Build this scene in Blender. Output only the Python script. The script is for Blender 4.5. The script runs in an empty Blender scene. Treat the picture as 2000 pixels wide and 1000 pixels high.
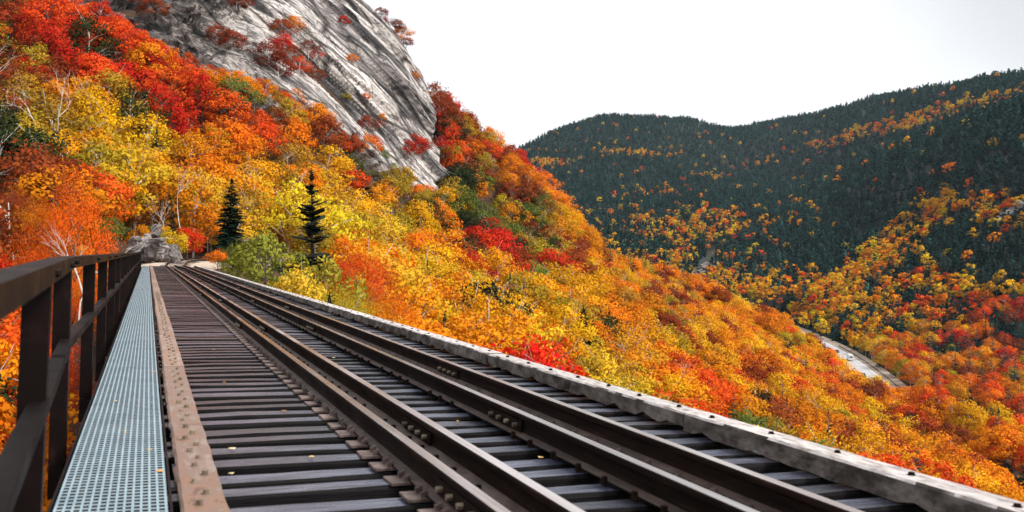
import bpy, bmesh, math, random
import numpy as np
from mathutils import Matrix, Vector

random.seed(7)
rng = np.random.default_rng(11)
R = math.radians
scene = bpy.context.scene
C = scene.collection

# ------------------------------------------------------------------ camera
F_PX, YAW, PITCH, CANT = 1800.0, 0.3762, -0.0048, 0.0348
HORIZON = 491.4                      # picture row of the true horizon (2000 x 1000 frame)
cam_data = bpy.data.cameras.new('camera')
cam = bpy.data.objects.new('camera', cam_data)
C.objects.link(cam)
cam_data.sensor_width = 36.0
cam_data.lens = 36.0 * F_PX / 2000.0
cam_data.clip_start = 0.05
cam_data.clip_end = 20000
cam.location = (0, 0, 0)
cam.rotation_euler = (math.pi / 2 + PITCH, 0, -YAW)
cam_data.dof.use_dof = True
cam_data.dof.focus_distance = 22.0
cam_data.dof.aperture_fstop = 3.2
scene.camera = cam

# ------------------------------------------------------------------ sky and light
SUN_EL, SUN_AZ = R(46), R(134)       # azimuth clockwise from +Y
world = bpy.data.worlds.new('World')
scene.world = world
world.use_nodes = True
wn, wl = world.node_tree.nodes, world.node_tree.links
wn.clear()
out = wn.new('ShaderNodeOutputWorld')
bg = wn.new('ShaderNodeBackground')
sky = wn.new('ShaderNodeTexSky')
sky.sky_type = 'NISHITA'
sky.sun_disc = False
sky.sun_elevation = SUN_EL
sky.sun_rotation = SUN_AZ
sky.dust_density = 4.0
hs = wn.new('ShaderNodeHueSaturation')
hs.inputs['Saturation'].default_value = 0.25
tc = wn.new('ShaderNodeTexCoord')
nz = wn.new('ShaderNodeTexNoise')
nz.inputs['Scale'].default_value = 1.6
nz.inputs['Detail'].default_value = 5
nz.inputs['Roughness'].default_value = 0.45
rp = wn.new('ShaderNodeValToRGB')
rp.color_ramp.elements[0].position = 0.36
rp.color_ramp.elements[0].color = (4.4, 4.5, 4.7, 1)
rp.color_ramp.elements[1].position = 0.47
rp.color_ramp.elements[1].color = (5.0, 5.1, 5.25, 1)
mx = wn.new('ShaderNodeMix')
mx.data_type = 'RGBA'
mx.inputs[0].default_value = 0.86    # cloud cover
wl.new(tc.outputs['Generated'], nz.inputs['Vector'])
wl.new(nz.outputs['Fac'], rp.inputs['Fac'])
wl.new(sky.outputs['Color'], hs.inputs['Color'])
wl.new(hs.outputs['Color'], mx.inputs[6])
wl.new(rp.outputs['Color'], mx.inputs[7])
dotn_ = wn.new('ShaderNodeVectorMath'); dotn_.operation = 'DOT_PRODUCT'; dotn_.inputs[1].default_value = (.85, .35, .39)
wl.new(tc.outputs['Generated'], dotn_.inputs[0])
ad_ = wn.new('ShaderNodeMath'); ad_.operation = 'MULTIPLY_ADD'; ad_.inputs[1].default_value = .16
wl.new(nz.outputs['Fac'], ad_.inputs[0]); wl.new(dotn_.outputs['Value'], ad_.inputs[2])
mr_ = wn.new('ShaderNodeMapRange'); mr_.interpolation_type = 'SMOOTHSTEP'
mr_.inputs[1].default_value = .965; mr_.inputs[2].default_value = 1.07; mr_.inputs[3].default_value = 0.0; mr_.inputs[4].default_value = 1.0
wl.new(ad_.outputs[0], mr_.inputs[0])
mb_ = wn.new('ShaderNodeMix'); mb_.data_type = 'RGBA'; mb_.inputs[7].default_value = (2.75, 2.8, 2.95, 1)
wl.new(mr_.outputs[0], mb_.inputs[0]); wl.new(mx.outputs[2], mb_.inputs[6])
wl.new(mb_.outputs[2], bg.inputs['Color'])
bg.inputs['Strength'].default_value = 0.11
wl.new(bg.outputs['Background'], out.inputs['Surface'])

sun_data = bpy.data.lights.new('sun', 'SUN')
sun_data.energy = 2.1
sun_data.angle = R(12)
sun_data.color = (1.0, 0.95, 0.87)
sun = bpy.data.objects.new('sun', sun_data)
C.objects.link(sun)
sd = Vector((math.sin(SUN_AZ) * math.cos(SUN_EL), math.cos(SUN_AZ) * math.cos(SUN_EL), math.sin(SUN_EL)))
sun.rotation_euler = sd.to_track_quat('Z', 'Y').to_euler()
sun.location = sd * 300

vs = scene.view_settings
vs.view_transform = 'Standard'
vs.look = 'None'
vs.exposure = 1.08
vs.gamma = 1.0
vs.use_curve_mapping = False
scene.cycles.max_bounces = 6
scene.cycles.diffuse_bounces = 3
scene.cycles.transparent_max_bounces = 4

# ------------------------------------------------------------------ helpers
def tag(o, label=None, cat=None, group=None, kind=None):
    if label: o['label'] = label
    if cat: o['category'] = cat
    if group: o['group'] = group
    if kind: o['kind'] = kind
    return o

def empty(name, loc=(0, 0, 0), parent=None):
    o = bpy.data.objects.new(name, None)
    o.empty_display_size = 0.2
    C.objects.link(o)
    o.location = loc
    o.parent = parent
    return o

def link(name, me, parent=None, loc=None, rot=None, scale=None):
    o = bpy.data.objects.new(name, me)
    C.objects.link(o)
    if parent: o.parent = parent
    if loc is not None: o.location = loc
    if rot is not None: o.rotation_euler = rot
    if scale is not None: o.scale = scale if hasattr(scale, '__len__') else (scale,) * 3
    return o

class MB:
    """collects shapes for one mesh"""
    def __init__(self):
        self.v, self.f, self.m = [], [], []
    def add(self, vs_, fs, mi=0):
        n = len(self.v)
        self.v += [tuple(p) for p in vs_]
        self.f += [tuple(i + n for i in f) for f in fs]
        self.m += [mi] * len(fs)
    def box(self, x0, x1, y0, y1, z0, z1, mi=0):
        self.add([(x0, y0, z0), (x1, y0, z0), (x1, y1, z0), (x0, y1, z0), (x0, y0, z1), (x1, y0, z1), (x1, y1, z1), (x0, y1, z1)],
                 [(0, 3, 2, 1), (4, 5, 6, 7), (0, 1, 5, 4), (1, 2, 6, 5), (2, 3, 7, 6), (3, 0, 4, 7)], mi)
    def bar(self, a, b, w, h, mi=0, up=(0, 0, 1)):
        a, b = Vector(a), Vector(b)
        d = (b - a).normalized()
        s = d.cross(Vector(up)).normalized() * (w / 2)
        t = s.cross(d).normalized() * (h / 2)
        p = [q + x * s + y * t for q in (a, b) for x, y in ((-1, -1), (1, -1), (1, 1), (-1, 1))]
        self.add(p, [(0, 1, 2, 3), (7, 6, 5, 4), (0, 4, 5, 1), (1, 5, 6, 2), (2, 6, 7, 3), (3, 7, 4, 0)], mi)
    def tube(self, pts, rad, n=6, mi=0, cap=True):
        pts = [Vector(p) for p in pts]
        k = len(pts)
        vs_, fs = [], []
        for i, p in enumerate(pts):
            d = (pts[min(i + 1, k - 1)] - pts[max(i - 1, 0)])
            d = d.normalized() if d.length > 1e-6 else Vector((0, 0, 1))
            a = d.cross(Vector((0.31, 0.95, 0.05))).normalized()
            b = d.cross(a)
            r = rad[i] if hasattr(rad, '__len__') else rad
            for j in range(n):
                t = 2 * math.pi * j / n
                vs_.append(p + (a * math.cos(t) + b * math.sin(t)) * r)
        for i in range(k - 1):
            for j in range(n):
                j2 = (j + 1) % n
                fs.append((i * n + j, i * n + j2, (i + 1) * n + j2, (i + 1) * n + j))
        if cap:
            fs.append(tuple(range(n - 1, -1, -1)))
            fs.append(tuple((k - 1) * n + j for j in range(n)))
        self.add(vs_, fs, mi)
    def cyl(self, c, r, z0, z1, n=6, mi=0, rot=0):
        self.tube([(c[0], c[1], z0), (c[0], c[1], z1)], r, n, mi)
    def loft(self, sections, closed=True, mi=0, caps=True):
        n = len(sections[0])
        vs_ = [p for s in sections for p in s]
        fs = []
        for i in range(len(sections) - 1):
            for j in range(n if closed else n - 1):
                j2 = (j + 1) % n
                fs.append((i * n + j, i * n + j2, (i + 1) * n + j2, (i + 1) * n + j))
        if caps and closed:
            fs.append(tuple(range(n - 1, -1, -1)))
            fs.append(tuple((len(sections) - 1) * n + j for j in range(n)))
        self.add(vs_, fs, mi)
    def mesh(self, name, mats, smooth=False):
        me = bpy.data.meshes.new(name)
        me.from_pydata(self.v, [], self.f)
        for m in (mats if isinstance(mats, (list, tuple)) else [mats]): me.materials.append(m)
        if any(self.m): me.polygons.foreach_set('material_index', self.m)
        if smooth: me.polygons.foreach_set('use_smooth', [True] * len(me.polygons))
        me.update()
        return me
    def build(self, name, mats, parent=None, smooth=False, **kw):
        return link(name, self.mesh(name, mats, smooth), parent, **kw)

def recalc(me):
    bm = bmesh.new(); bm.from_mesh(me)
    bmesh.ops.recalc_face_normals(bm, faces=bm.faces)
    bm.to_mesh(me); bm.free()

def bevel(me, w=0.01, seg=1):
    bm = bmesh.new(); bm.from_mesh(me)
    bmesh.ops.bevel(bm, geom=list(bm.edges), offset=w, segments=seg, affect='EDGES', clamp_overlap=True)
    bm.to_mesh(me); bm.free()

# value noise on numpy arrays
def _h(ix, iy, s):
    n = (ix.astype(np.int64) * 374761393 + iy.astype(np.int64) * 668265263 + s * 974634777) & 0x7fffffff
    n = ((n ^ (n >> 13)) * 1274126177) & 0x7fffffff
    n = (n ^ (n >> 16)) & 0x7fffffff
    return n / float(0x7fffffff)
def vnoise(x, y, s=0):
    x = np.asarray(x, float); y = np.asarray(y, float)
    ix, iy = np.floor(x), np.floor(y)
    fx, fy = x - ix, y - iy
    fx = fx * fx * (3 - 2 * fx); fy = fy * fy * (3 - 2 * fy)
    a, b = _h(ix, iy, s), _h(ix + 1, iy, s)
    c, d = _h(ix, iy + 1, s), _h(ix + 1, iy + 1, s)
    return (a + (b - a) * fx) * (1 - fy) + (c + (d - c) * fx) * fy
def fbm(x, y, o=4, s=0, g=0.5):
    t, a, n = 0, 1, 0
    for i in range(o):
        t = t + a * vnoise(x * 2 ** i, y * 2 ** i, s + i * 17); n += a; a *= g
    return t / n                                    # 0..1
def sstep(a, b, x):
    t = np.clip((x - a) / (b - a), 0, 1)
    return t * t * (3 - 2 * t)

# ------------------------------------------------------------------ materials
MATS = {}
def mat(name):
    m = bpy.data.materials.new(name); m.use_nodes = True
    nt = m.node_tree
    b = nt.nodes['Principled BSDF']
    MATS[name] = m
    return m, nt.nodes, nt.links, b
def ramp(ns, stops):
    r = ns.new('ShaderNodeValToRGB')
    e = r.color_ramp.elements
    while len(e) < len(stops): e.new(0.5)
    for el, (p, c) in zip(e, stops):
        el.position = p; el.color = (c[0], c[1], c[2], 1) if hasattr(c, '__len__') else (c, c, c, 1)
    return r
def noise(ns, ls, vec, scale, detail=6, rough=0.6):
    n = ns.new('ShaderNodeTexNoise')
    n.inputs['Scale'].default_value = scale; n.inputs['Detail'].default_value = detail; n.inputs['Roughness'].default_value = rough
    if vec is not None: ls.new(vec, n.inputs['Vector'])
    return n
def mapping(ns, ls, vec, scale=(1, 1, 1), rot=(0, 0, 0)):
    m = ns.new('ShaderNodeMapping')
    m.inputs['Scale'].default_value = scale; m.inputs['Rotation'].default_value = rot
    ls.new(vec, m.inputs['Vector'])
    return m.outputs['Vector']
def bump(ns, ls, h, b, strength=0.3, dist=0.02):
    k = ns.new('ShaderNodeBump'); k.inputs['Strength'].default_value = strength; k.inputs['Distance'].default_value = dist
    ls.new(h, k.inputs['Height']); ls.new(k.outputs['Normal'], b.inputs['Normal'])
def objrand(ns, ls, vec, amount=40.0):
    """shift texture space per object so that copies differ"""
    oi = ns.new('ShaderNodeObjectInfo')
    v = ns.new('ShaderNodeVectorMath'); v.operation = 'MULTIPLY_ADD'
    cb = ns.new('ShaderNodeCombineXYZ')
    for i in range(3): ls.new(oi.outputs['Random'], cb.inputs[i])
    ls.new(cb.outputs[0], v.inputs[0]); v.inputs[1].default_value = (amount, amount * 1.7, amount * 2.3)
    ls.new(vec, v.inputs[2])
    return v.outputs[0], oi.outputs['Random']

def surf(name, stops, scale=6, stretch=(1, 1, 1), rough=(0.4, 0.8), metal=0.0, bmp=(0.3, 0.01), detail=7, per_object=True, spec=None, coat=0.0, vary=(.72, 1.3), grain=False):
    m, ns, ls, b = mat(name)
    t = ns.new('ShaderNodeTexCoord')
    vec = t.outputs['Object']
    rnd = None
    if per_object: vec, rnd = objrand(ns, ls, vec)
    v2 = mapping(ns, ls, vec, stretch)
    n = noise(ns, ls, v2, scale, detail, 0.65)
    r = ramp(ns, stops); ls.new(n.outputs['Fac'], r.inputs['Fac'])
    col = r.outputs['Color']
    n2 = noise(ns, ls, vec, scale * 0.35, 4, 0.6)
    if rnd is not None:
        h = ns.new('ShaderNodeHueSaturation')
        mr = ns.new('ShaderNodeMapRange'); mr.inputs[3].default_value = vary[0]; mr.inputs[4].default_value = vary[1]
        ls.new(rnd, mr.inputs[0]); ls.new(mr.outputs[0], h.inputs['Value']); ls.new(col, h.inputs['Color'])
        col = h.outputs['Color']
    ls.new(col, b.inputs['Base Color'])
    rr = ns.new('ShaderNodeMapRange'); rr.inputs[1].default_value = 0.3; rr.inputs[2].default_value = 0.7
    rr.inputs[3].default_value = rough[0]; rr.inputs[4].default_value = rough[1]
    ls.new((n if grain else n2).outputs['Fac'], rr.inputs[0]); ls.new(rr.outputs[0], b.inputs['Roughness'])
    b.inputs['Metallic'].default_value = metal
    if spec is not None: b.inputs['Specular IOR Level'].default_value = spec
    if coat: b.inputs['Coat Weight'].default_value = coat; b.inputs['Coat Roughness'].default_value = 0.12
    bump(ns, ls, n.outputs['Fac'], b, bmp[0], bmp[1])
    return m

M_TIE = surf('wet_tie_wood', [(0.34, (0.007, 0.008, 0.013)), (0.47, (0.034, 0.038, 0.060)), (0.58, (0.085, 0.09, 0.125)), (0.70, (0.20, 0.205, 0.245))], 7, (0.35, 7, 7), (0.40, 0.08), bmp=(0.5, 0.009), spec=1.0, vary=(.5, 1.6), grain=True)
M_TIESIDE = surf('shaded_creosote_tie_side', [(0.3, (0.004, 0.004, 0.005)), (0.7, (0.012, 0.010, 0.010))], 9, (0.5, 9, 9), (0.7, 0.95), bmp=(0.6, 0.012), spec=.1)  # creosote, darkened further: the shade between ties is put into the colour
M_RUST = surf('rusty_rail_steel', [(0.3, (0.005, 0.003, 0.0025)), (0.6, (0.018, 0.009, 0.006)), (0.8, (0.06, 0.03, 0.018))], 5, (6, 0.5, 6), (0.6, 0.9), 0.0, spec=.08)
M_FLANGE = surf('rust_brown_flange', [(0.3, (0.03, 0.018, 0.014)), (0.55, (0.09, 0.058, 0.046)), (0.8, (0.17, 0.12, 0.10))], 6, (2, .8, 2), (0.4, 0.7), 0.0, spec=.4)
M_HEAD = surf('worn_rail_head', [(0.3, (0.40, 0.33, 0.31)), (0.6, (0.62, 0.56, 0.54)), (0.8, (0.72, 0.68, 0.67))], 3, (14, 0.3, 1), (0.16, 0.34), 0.85, bmp=(0.05, 0.002))
M_HEADR = surf('rusted_rail_head', [(0.3, (0.30, 0.20, 0.16)), (0.55, (0.55, 0.46, 0.42)), (0.8, (0.74, 0.68, 0.66))], 3, (14, 0.3, 1), (0.14, 0.32), 0.85, bmp=(0.05, 0.002))
M_PLATE = surf('tie_plate_steel', [(0.3, (0.05, 0.03, 0.025)), (0.55, (0.20, 0.14, 0.12)), (0.8, (0.34, 0.26, 0.23))], 14, (1, 1, 1), (0.35, 0.6), 0.35)
M_BOLT = surf('rusty_bolt', [(0.3, (0.10, 0.06, 0.04)), (0.6, (0.30, 0.24, 0.17)), (0.8, (0.42, 0.36, 0.26))], 12, (1, 1, 1), (0.4, 0.6), 0.4)
M_POST = surf('brown_painted_steel', [(0.35, (0.004, 0.002, 0.002)), (0.55, (0.007, 0.0033, 0.003)), (0.68, (0.018, 0.008, 0.007)), (0.8, (0.07, 0.03, 0.022))], 5, (1, 1, 1), (0.38, 0.62), 0.0, spec=.1, bmp=(0.1, 0.004))
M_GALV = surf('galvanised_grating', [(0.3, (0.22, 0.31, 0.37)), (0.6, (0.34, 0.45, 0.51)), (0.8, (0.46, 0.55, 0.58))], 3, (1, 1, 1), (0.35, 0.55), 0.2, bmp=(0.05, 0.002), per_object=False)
M_GALVSIDE = surf('shaded_dirty_grating_side', [(0.3, (0.015, 0.018, 0.02)), (0.7, (0.06, 0.065, 0.065))], 5, (1, 1, 1), (0.5, 0.8), 0.0)  # grime on the bar sides, with the shade inside the holes painted in
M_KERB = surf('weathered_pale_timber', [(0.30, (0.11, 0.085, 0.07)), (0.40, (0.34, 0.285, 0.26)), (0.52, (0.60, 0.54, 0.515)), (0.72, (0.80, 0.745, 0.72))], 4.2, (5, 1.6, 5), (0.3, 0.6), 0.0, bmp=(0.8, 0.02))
M_KERBSIDE = surf('shaded_stained_timber_side', [(0.28, (0.025, 0.02, 0.017)), (0.42, (0.075, 0.06, 0.05)), (0.56, (0.19, 0.16, 0.14)), (0.75, (0.34, 0.30, 0.275))], 2.6, (3, 1.6, 3), (0.6, 0.85), 0.0, bmp=(0.8, 0.02), spec=.2)  # stained timber; the shade on the kerb's inner face is part of the colour
M_GUARD = surf('pinkish_brown_timber', [(0.27, (0.07, 0.04, 0.03)), (0.40, (0.24, 0.13, 0.085)), (0.52, (0.20, 0.13, 0.10)), (0.72, (0.31, 0.235, 0.20))], 3.2, (3.5, 1.2, 4), (0.35, 0.65), 0.0, bmp=(0.4, 0.012))
M_GIRDER = surf('dark_girder_steel', [(0.3, (0.012, 0.009, 0.008)), (0.7, (0.05, 0.035, 0.03))], 2, (1, 1, 1), (0.5, 0.8))
M_BALLAST = surf('track_ballast', [(0.3, (0.16, 0.11, 0.08)), (0.5, (0.48, 0.37, 0.28)), (0.7, (0.66, 0.57, 0.48))], 9, (1, 1, 1), (0.8, 0.95), bmp=(1.0, 0.08), per_object=False)
M_BOULDER = surf('grey_boulder', [(0.33, (0.018, 0.014, 0.012)), (0.45, (0.09, 0.07, 0.06)), (0.56, (0.21, 0.185, 0.18)), (0.72, (0.36, 0.335, 0.33))], 1.6, (1, 1, 2.2), (0.7, 0.9), bmp=(1.0, 0.16), vary=(.45, 1.35))
M_BARK = surf('grey_bark', [(0.3, (0.05, 0.035, 0.028)), (0.7, (0.16, 0.13, 0.11))], 4, (3, 3, 0.6), (0.7, 0.9), per_object=False)
M_BIRCH = surf('white_birch_bark', [(0.30, (0.10, 0.085, 0.075)), (0.42, (0.56, 0.51, 0.46)), (0.7, (0.74, 0.70, 0.66))], 2.2, (1, 1, 2.5), (0.6, 0.8), per_object=False)
M_LITTER = surf('leaf_litter', [(0.3, (0.022, 0.012, 0.006)), (0.5, (0.075, 0.034, 0.012)), (0.72, (0.17, 0.075, 0.02))], 0.35, (1, 1, 1), (0.8, 0.95), bmp=(0.6, 0.3), per_object=False)
M_ROAD = surf('asphalt', [(0.3, (0.33, 0.33, 0.345)), (0.7, (0.46, 0.455, 0.47))], 0.2, (1, 1, 1), (0.5, 0.7), bmp=(0.1, 0.01), per_object=False)
M_GRAVEL = surf('verge_gravel', [(0.3, (0.20, 0.14, 0.10)), (0.7, (0.42, 0.34, 0.27))], 0.8, (1, 1, 1), (0.8, 0.95), per_object=False)

def plain(name, col, rough=0.5, metal=0.0):
    m, ns, ls, b = mat(name)
    t = ns.new('ShaderNodeTexCoord')
    n = noise(ns, ls, t.outputs['Object'], 6.0, 3)
    r = ramp(ns, [(0.3, [c * 0.88 for c in col]), (0.7, [min(1, c * 1.08) for c in col])])
    ls.new(n.outputs['Fac'], r.inputs['Fac']); ls.new(r.outputs['Color'], b.inputs['Base Color'])
    b.inputs['Roughness'].default_value = rough; b.inputs['Metallic'].default_value = metal
    return m
M_WHITE = plain('white_paint', (0.75, 0.75, 0.75), 0.35)
M_DARKCAR = plain('dark_car_paint', (0.015, 0.018, 0.03), 0.2)
M_GLASS = plain('dark_window_glass', (0.02, 0.025, 0.03), 0.08)
M_TYRE = plain('tyre_rubber', (0.02, 0.02, 0.02), 0.8)
M_LINEW = plain('road_line_white', (0.75, 0.75, 0.75), 0.6)
M_LINEY = plain('road_line_yellow', (0.65, 0.42, 0.05), 0.6)
M_CONC = plain('pale_concrete', (0.5, 0.49, 0.47), 0.8)

# leaf material: every tree carries its own colour (tcol), each clump of leaves varies a little (lv)
def leaf_mat(name, hue_spread, val_lo, val_hi, transl):
    m, ns, ls, b = mat(name)
    at = ns.new('ShaderNodeAttribute'); at.attribute_type = 'INSTANCER'; at.attribute_name = 'tcol'
    lv = ns.new('ShaderNodeAttribute'); lv.attribute_type = 'GEOMETRY'; lv.attribute_name = 'lv'
    sp = ns.new('ShaderNodeSeparateColor'); ls.new(lv.outputs['Color'], sp.inputs[0])
    hsv = ns.new('ShaderNodeHueSaturation')
    mh = ns.new('ShaderNodeMapRange'); mh.inputs[3].default_value = 0.5 - hue_spread; mh.inputs[4].default_value = 0.5 + hue_spread
    mv = ns.new('ShaderNodeMapRange'); mv.inputs[3].default_value = val_lo; mv.inputs[4].default_value = val_hi
    ls.new(sp.outputs[0], mh.inputs[0]); ls.new(sp.outputs[1], mv.inputs[0])
    ls.new(mh.outputs[0], hsv.inputs['Hue']); ls.new(mv.outputs[0], hsv.inputs['Value'])
    ls.new(at.outputs['Color'], hsv.inputs['Color'])
    ls.new(hsv.outputs['Color'], b.inputs['Base Color'])
    b.inputs['Roughness'].default_value = 0.6
    b.inputs['Specular IOR Level'].default_value = 0.04
    tr = ns.new('ShaderNodeBsdfTranslucent'); ls.new(hsv.outputs['Color'], tr.inputs['Color'])
    mxs = ns.new('ShaderNodeMixShader'); mxs.inputs[0].default_value = transl
    ls.new(b.outputs[0], mxs.inputs[1]); ls.new(tr.outputs[0], mxs.inputs[2])
    ls.new(mxs.outputs[0], ns['Material Output'].inputs['Surface'])
    return m
M_LEAF = leaf_mat('autumn_leaves', 0.010, 0.80, 1.16, 0.3)
M_NEEDLE = leaf_mat('conifer_needles', 0.02, 0.55, 1.35, 0.1)

# ------------------------------------------------------------------ terrain
ca, sa = math.cos(YAW), math.sin(YAW)
def cam2w(X, Y):                      # camera-aligned ground coordinates to world
    return X * ca + Y * sa, -X * sa + Y * ca
def w2cam(x, y):
    return x * ca - y * sa, x * sa + y * ca
def uv_of(x, y, z):
    X, Y = w2cam(x, y)
    return 1000 + F_PX * X / Y, HORIZON - F_PX * z / Y

# survey columns: bearing (as picture column) -> (distance, canopy row, tree height) along the bearing
def K(d, v, h): return (d, (HORIZON - v) / F_PX * d - h)
def G(d, z): return (d, z)
COLS = [
 (-1600, [G(8, -26), G(30, -22), G(55, -14), G(80, -5), G(120, 8), G(170, 30), G(300, 100), G(420, 80), G(700, 60), G(1000, 90), G(1500, 160), G(2200, 260), G(3200, 200)]),
 (-500, [G(8, -26), G(30, -20), G(55, -12), G(80, -3), G(120, 10), G(185, 40), G(310, 105), G(420, 80), G(700, 60), G(1000, 90), G(1500, 160), G(2200, 260), G(3200, 200)]),
 (0,   [G(8, -26), K(30, 1000, 9), K(55, 620, 9), K(76, 480, 8), K(120, 250, 12), K(185, 25, 12), G(310, 112), G(430, 80), G(700, 60), G(1000, 90), G(1500, 140), G(2200, 240), G(3200, 200)]),
 (150, [G(8, -26), K(30, 1050, 9), K(58, 640, 9), K(80, 486, 7), K(130, 260, 12), K(195, 20, 7), G(312, 116), G(430, 80), G(700, 50), G(1000, 80), G(1500, 130), G(2200, 220), G(3200, 180)]),
 (300, [G(8, -26), G(30, -22), G(58, -13), G(82, -2.2), K(140, 330, 12), K(200, 78, 5), G(312, 118), G(430, 80), G(700, 40), G(1000, 70), G(1500, 120), G(2200, 220), G(3200, 180)]),
 (380, [G(8, -26), G(30, -22), G(60, -13), G(90, -2.5), K(145, 350, 12), K(208, 105, 4), G(308, 112), G(430, 80), G(700, 40), G(1000, 70), G(1500, 120), G(2200, 220), G(3200, 180)]),
 (450, [G(8, -26), G(30, -24), K(62, 545, 6), K(98, 490, 5), K(152, 355, 12), K(212, 135, 4), G(305, 106), G(430, 80), G(700, 30), G(1000, 60), G(1500, 110), G(2200, 220), G(3200, 180)]),
 (600, [G(8, -26), G(32, -25), K(68, 590, 6), K(125, 495, 6), K(178, 370, 12), K(228, 195, 4), G(298, 90), G(430, 60), G(700, 20), G(1000, 40), G(1500, 100), G(2200, 200), G(3200, 150)]),
 (750, [G(8, -26), G(35, -26), K(80, 640, 12), K(160, 505, 8), K(218, 410, 12), K(250, 305, 4), (300, (HORIZON - 82) / F_PX * 300), G(430, 30), G(700, 0), G(1000, 30), G(1500, 100), G(2200, 190), G(3200, 150)]),
 (850, [G(8, -26), G(36, -26), K(92, 665, 12), K(185, 508, 8), K(240, 440, 12), K(264, 378, 6), K(305, 238, 2), G(430, 10), G(700, -10), G(1000, 20), G(1500, 90), G(2200, 190), G(3200, 150)]),
 (985, [G(8, -26), G(38, -27), K(108, 690, 12), K(215, 512, 8), K(278, 430, 12), K(300, 378, 8), K(335, 303, 7), G(450, -10), G(760, -14), K(1000, 480, 9), K(1500, 380, 10), K(2200, 303, 10), G(3200, 120)]),
 (1100, [G(8, -26), G(38, -28), K(122, 715, 12), K(245, 515, 8), K(300, 462, 12), K(325, 430, 8), K(355, 398, 8), G(480, -25), G(800, -25), K(1050, 478, 9), K(1550, 370, 10), K(2350, 252, 10), G(3400, 150)]),
 (1200, [G(8, -26), G(38, -28), K(135, 740, 12), K(285, 535, 12), K(325, 522, 12), K(350, 515, 8), K(372, 508, 8), G(500, -36), G(820, -30), K(1050, 476, 9), K(1550, 370, 10), K(2450, 225, 10), G(3500, 180)]),
 (1330, [G(8, -26), G(38, -29), K(145, 765, 12), K(298, 595, 12), K(345, 567, 12), K(375, 550, 12), K(398, 542, 8), G(560, -48), G(780, -38), K(960, 510, 9), K(1450, 385, 10), K(2450, 233, 10), G(3500, 180)]),
 (1430, [G(8, -26), G(38, -30), K(148, 800, 12), K(285, 655, 12), K(340, 625, 12), K(372, 605, 12), K(398, 584, 8), G(560, -54), G(720, -49), K(900, 540, 9), K(1350, 405, 10), K(2400, 250, 10), G(3500, 180)]),
 (1530, [G(8, -26), G(38, -31), K(148, 835, 12), K(260, 722, 12), K(322, 690, 12), K(355, 660, 12), K(380, 640, 8), G(540, -59), G(670, -56), K(800, 560, 9), K(1200, 420, 10), K(2300, 233, 10), G(3500, 180)]),
 (1620, [G(8, -26), G(38, -32), K(145, 868, 12), K(240, 770, 12), K(296, 737, 12), K(326, 718, 12), K(350, 706, 8), G(500, -60), G(580, -57), K(700, 580, 9), K(1050, 430, 10), K(2150, 216, 10), G(3500, 200)]),
 (1700, [G(8, -26), G(38, -33), K(138, 895, 12), K(220, 815, 12), K(268, 785, 12), K(295, 770, 12), K(315, 760, 8), G(420, -60), G(500, -58), K(600, 610, 10), K(900, 440, 10), K(2000, 200, 10), G(3500, 220)]),
 (1850, [G(8, -26), G(38, -34), K(118, 945, 12), K(185, 885, 12), K(228, 842, 12), K(248, 812, 12), K(262, 797, 8), G(320, -61), G(390, -58), K(480, 650, 10), K(720, 440, 10), K(1750, 174, 10), G(3300, 260)]),
 (2000, [G(8, -26), G(38, -35), K(100, 1015, 12), K(150, 975, 12), K(190, 950, 12), K(208, 905, 8), K(220, 866, 8), G(270, -61), G(320, -57), K(410, 680, 10), K(610, 440, 10), K(1500, 152, 10), G(3000, 280)]),
 (2400, [G(8, -26), G(38, -38), K(80, 1200, 12), K(110, 1150, 12), K(140, 1110, 8), K(150, 1100, 8), K(158, 1090, 8), G(200, -61), G(240, -57), K(320, 730, 10), K(480, 430, 10), K(1200, 100, 10), G(2600, 340)]),
 (3600, [G(8, -26), G(30, -40), G(50, -46), G(65, -50), G(80, -54), G(88, -56), G(95, -58), G(120, -61), G(150, -57), G(220, -30), G(340, 10), G(900, 200), G(2000, 360)]),
]
RIDGE = {1330: ((1750, 335), (1950, 308)), 1430: ((1650, 362), (1850, 345)), 1530: ((1500, 372), (1700, 358)), 1620: ((1320, 345), (1520, 338)), 1700: ((1180, 305), (1380, 305)), 1850: ((1000, 240), (1180, 246)), 2000: ((860, 190), (1020, 200)), 2400: ((700, 120), (850, 130))}
for c_ in COLS:
    k_ = c_[1]
    a_, b_ = k_[10], k_[11]
    if c_[0] in RIDGE: ins = [K(d_, v_, 10) for d_, v_ in RIDGE[c_[0]]]
    else: ins = [(a_[0] + (b_[0] - a_[0]) * f_, a_[1] + (b_[1] - a_[1]) * f_) for f_ in (.35, .6)]
    k_[11:11] = ins
def pchip(x, y, xi):
    x = np.asarray(x, float); y = np.asarray(y, float)
    h = np.diff(x); dl = np.diff(y) / h
    d = np.zeros_like(y)
    for k in range(1, len(x) - 1):
        if dl[k - 1] * dl[k] > 0:
            w1, w2 = 2 * h[k] + h[k - 1], h[k] + 2 * h[k - 1]
            d[k] = (w1 + w2) / (w1 / dl[k - 1] + w2 / dl[k])
    d[0], d[-1] = dl[0], dl[-1]
    i = np.clip(np.searchsorted(x, xi) - 1, 0, len(x) - 2)
    t = np.clip((xi - x[i]) / h[i], 0, 1)
    return ((1 + 2 * t) * (1 - t) ** 2 * y[i] + t * (1 - t) ** 2 * h[i] * d[i] + t * t * (3 - 2 * t) * y[i + 1] + t * t * (t - 1) * h[i] * d[i + 1])

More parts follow.
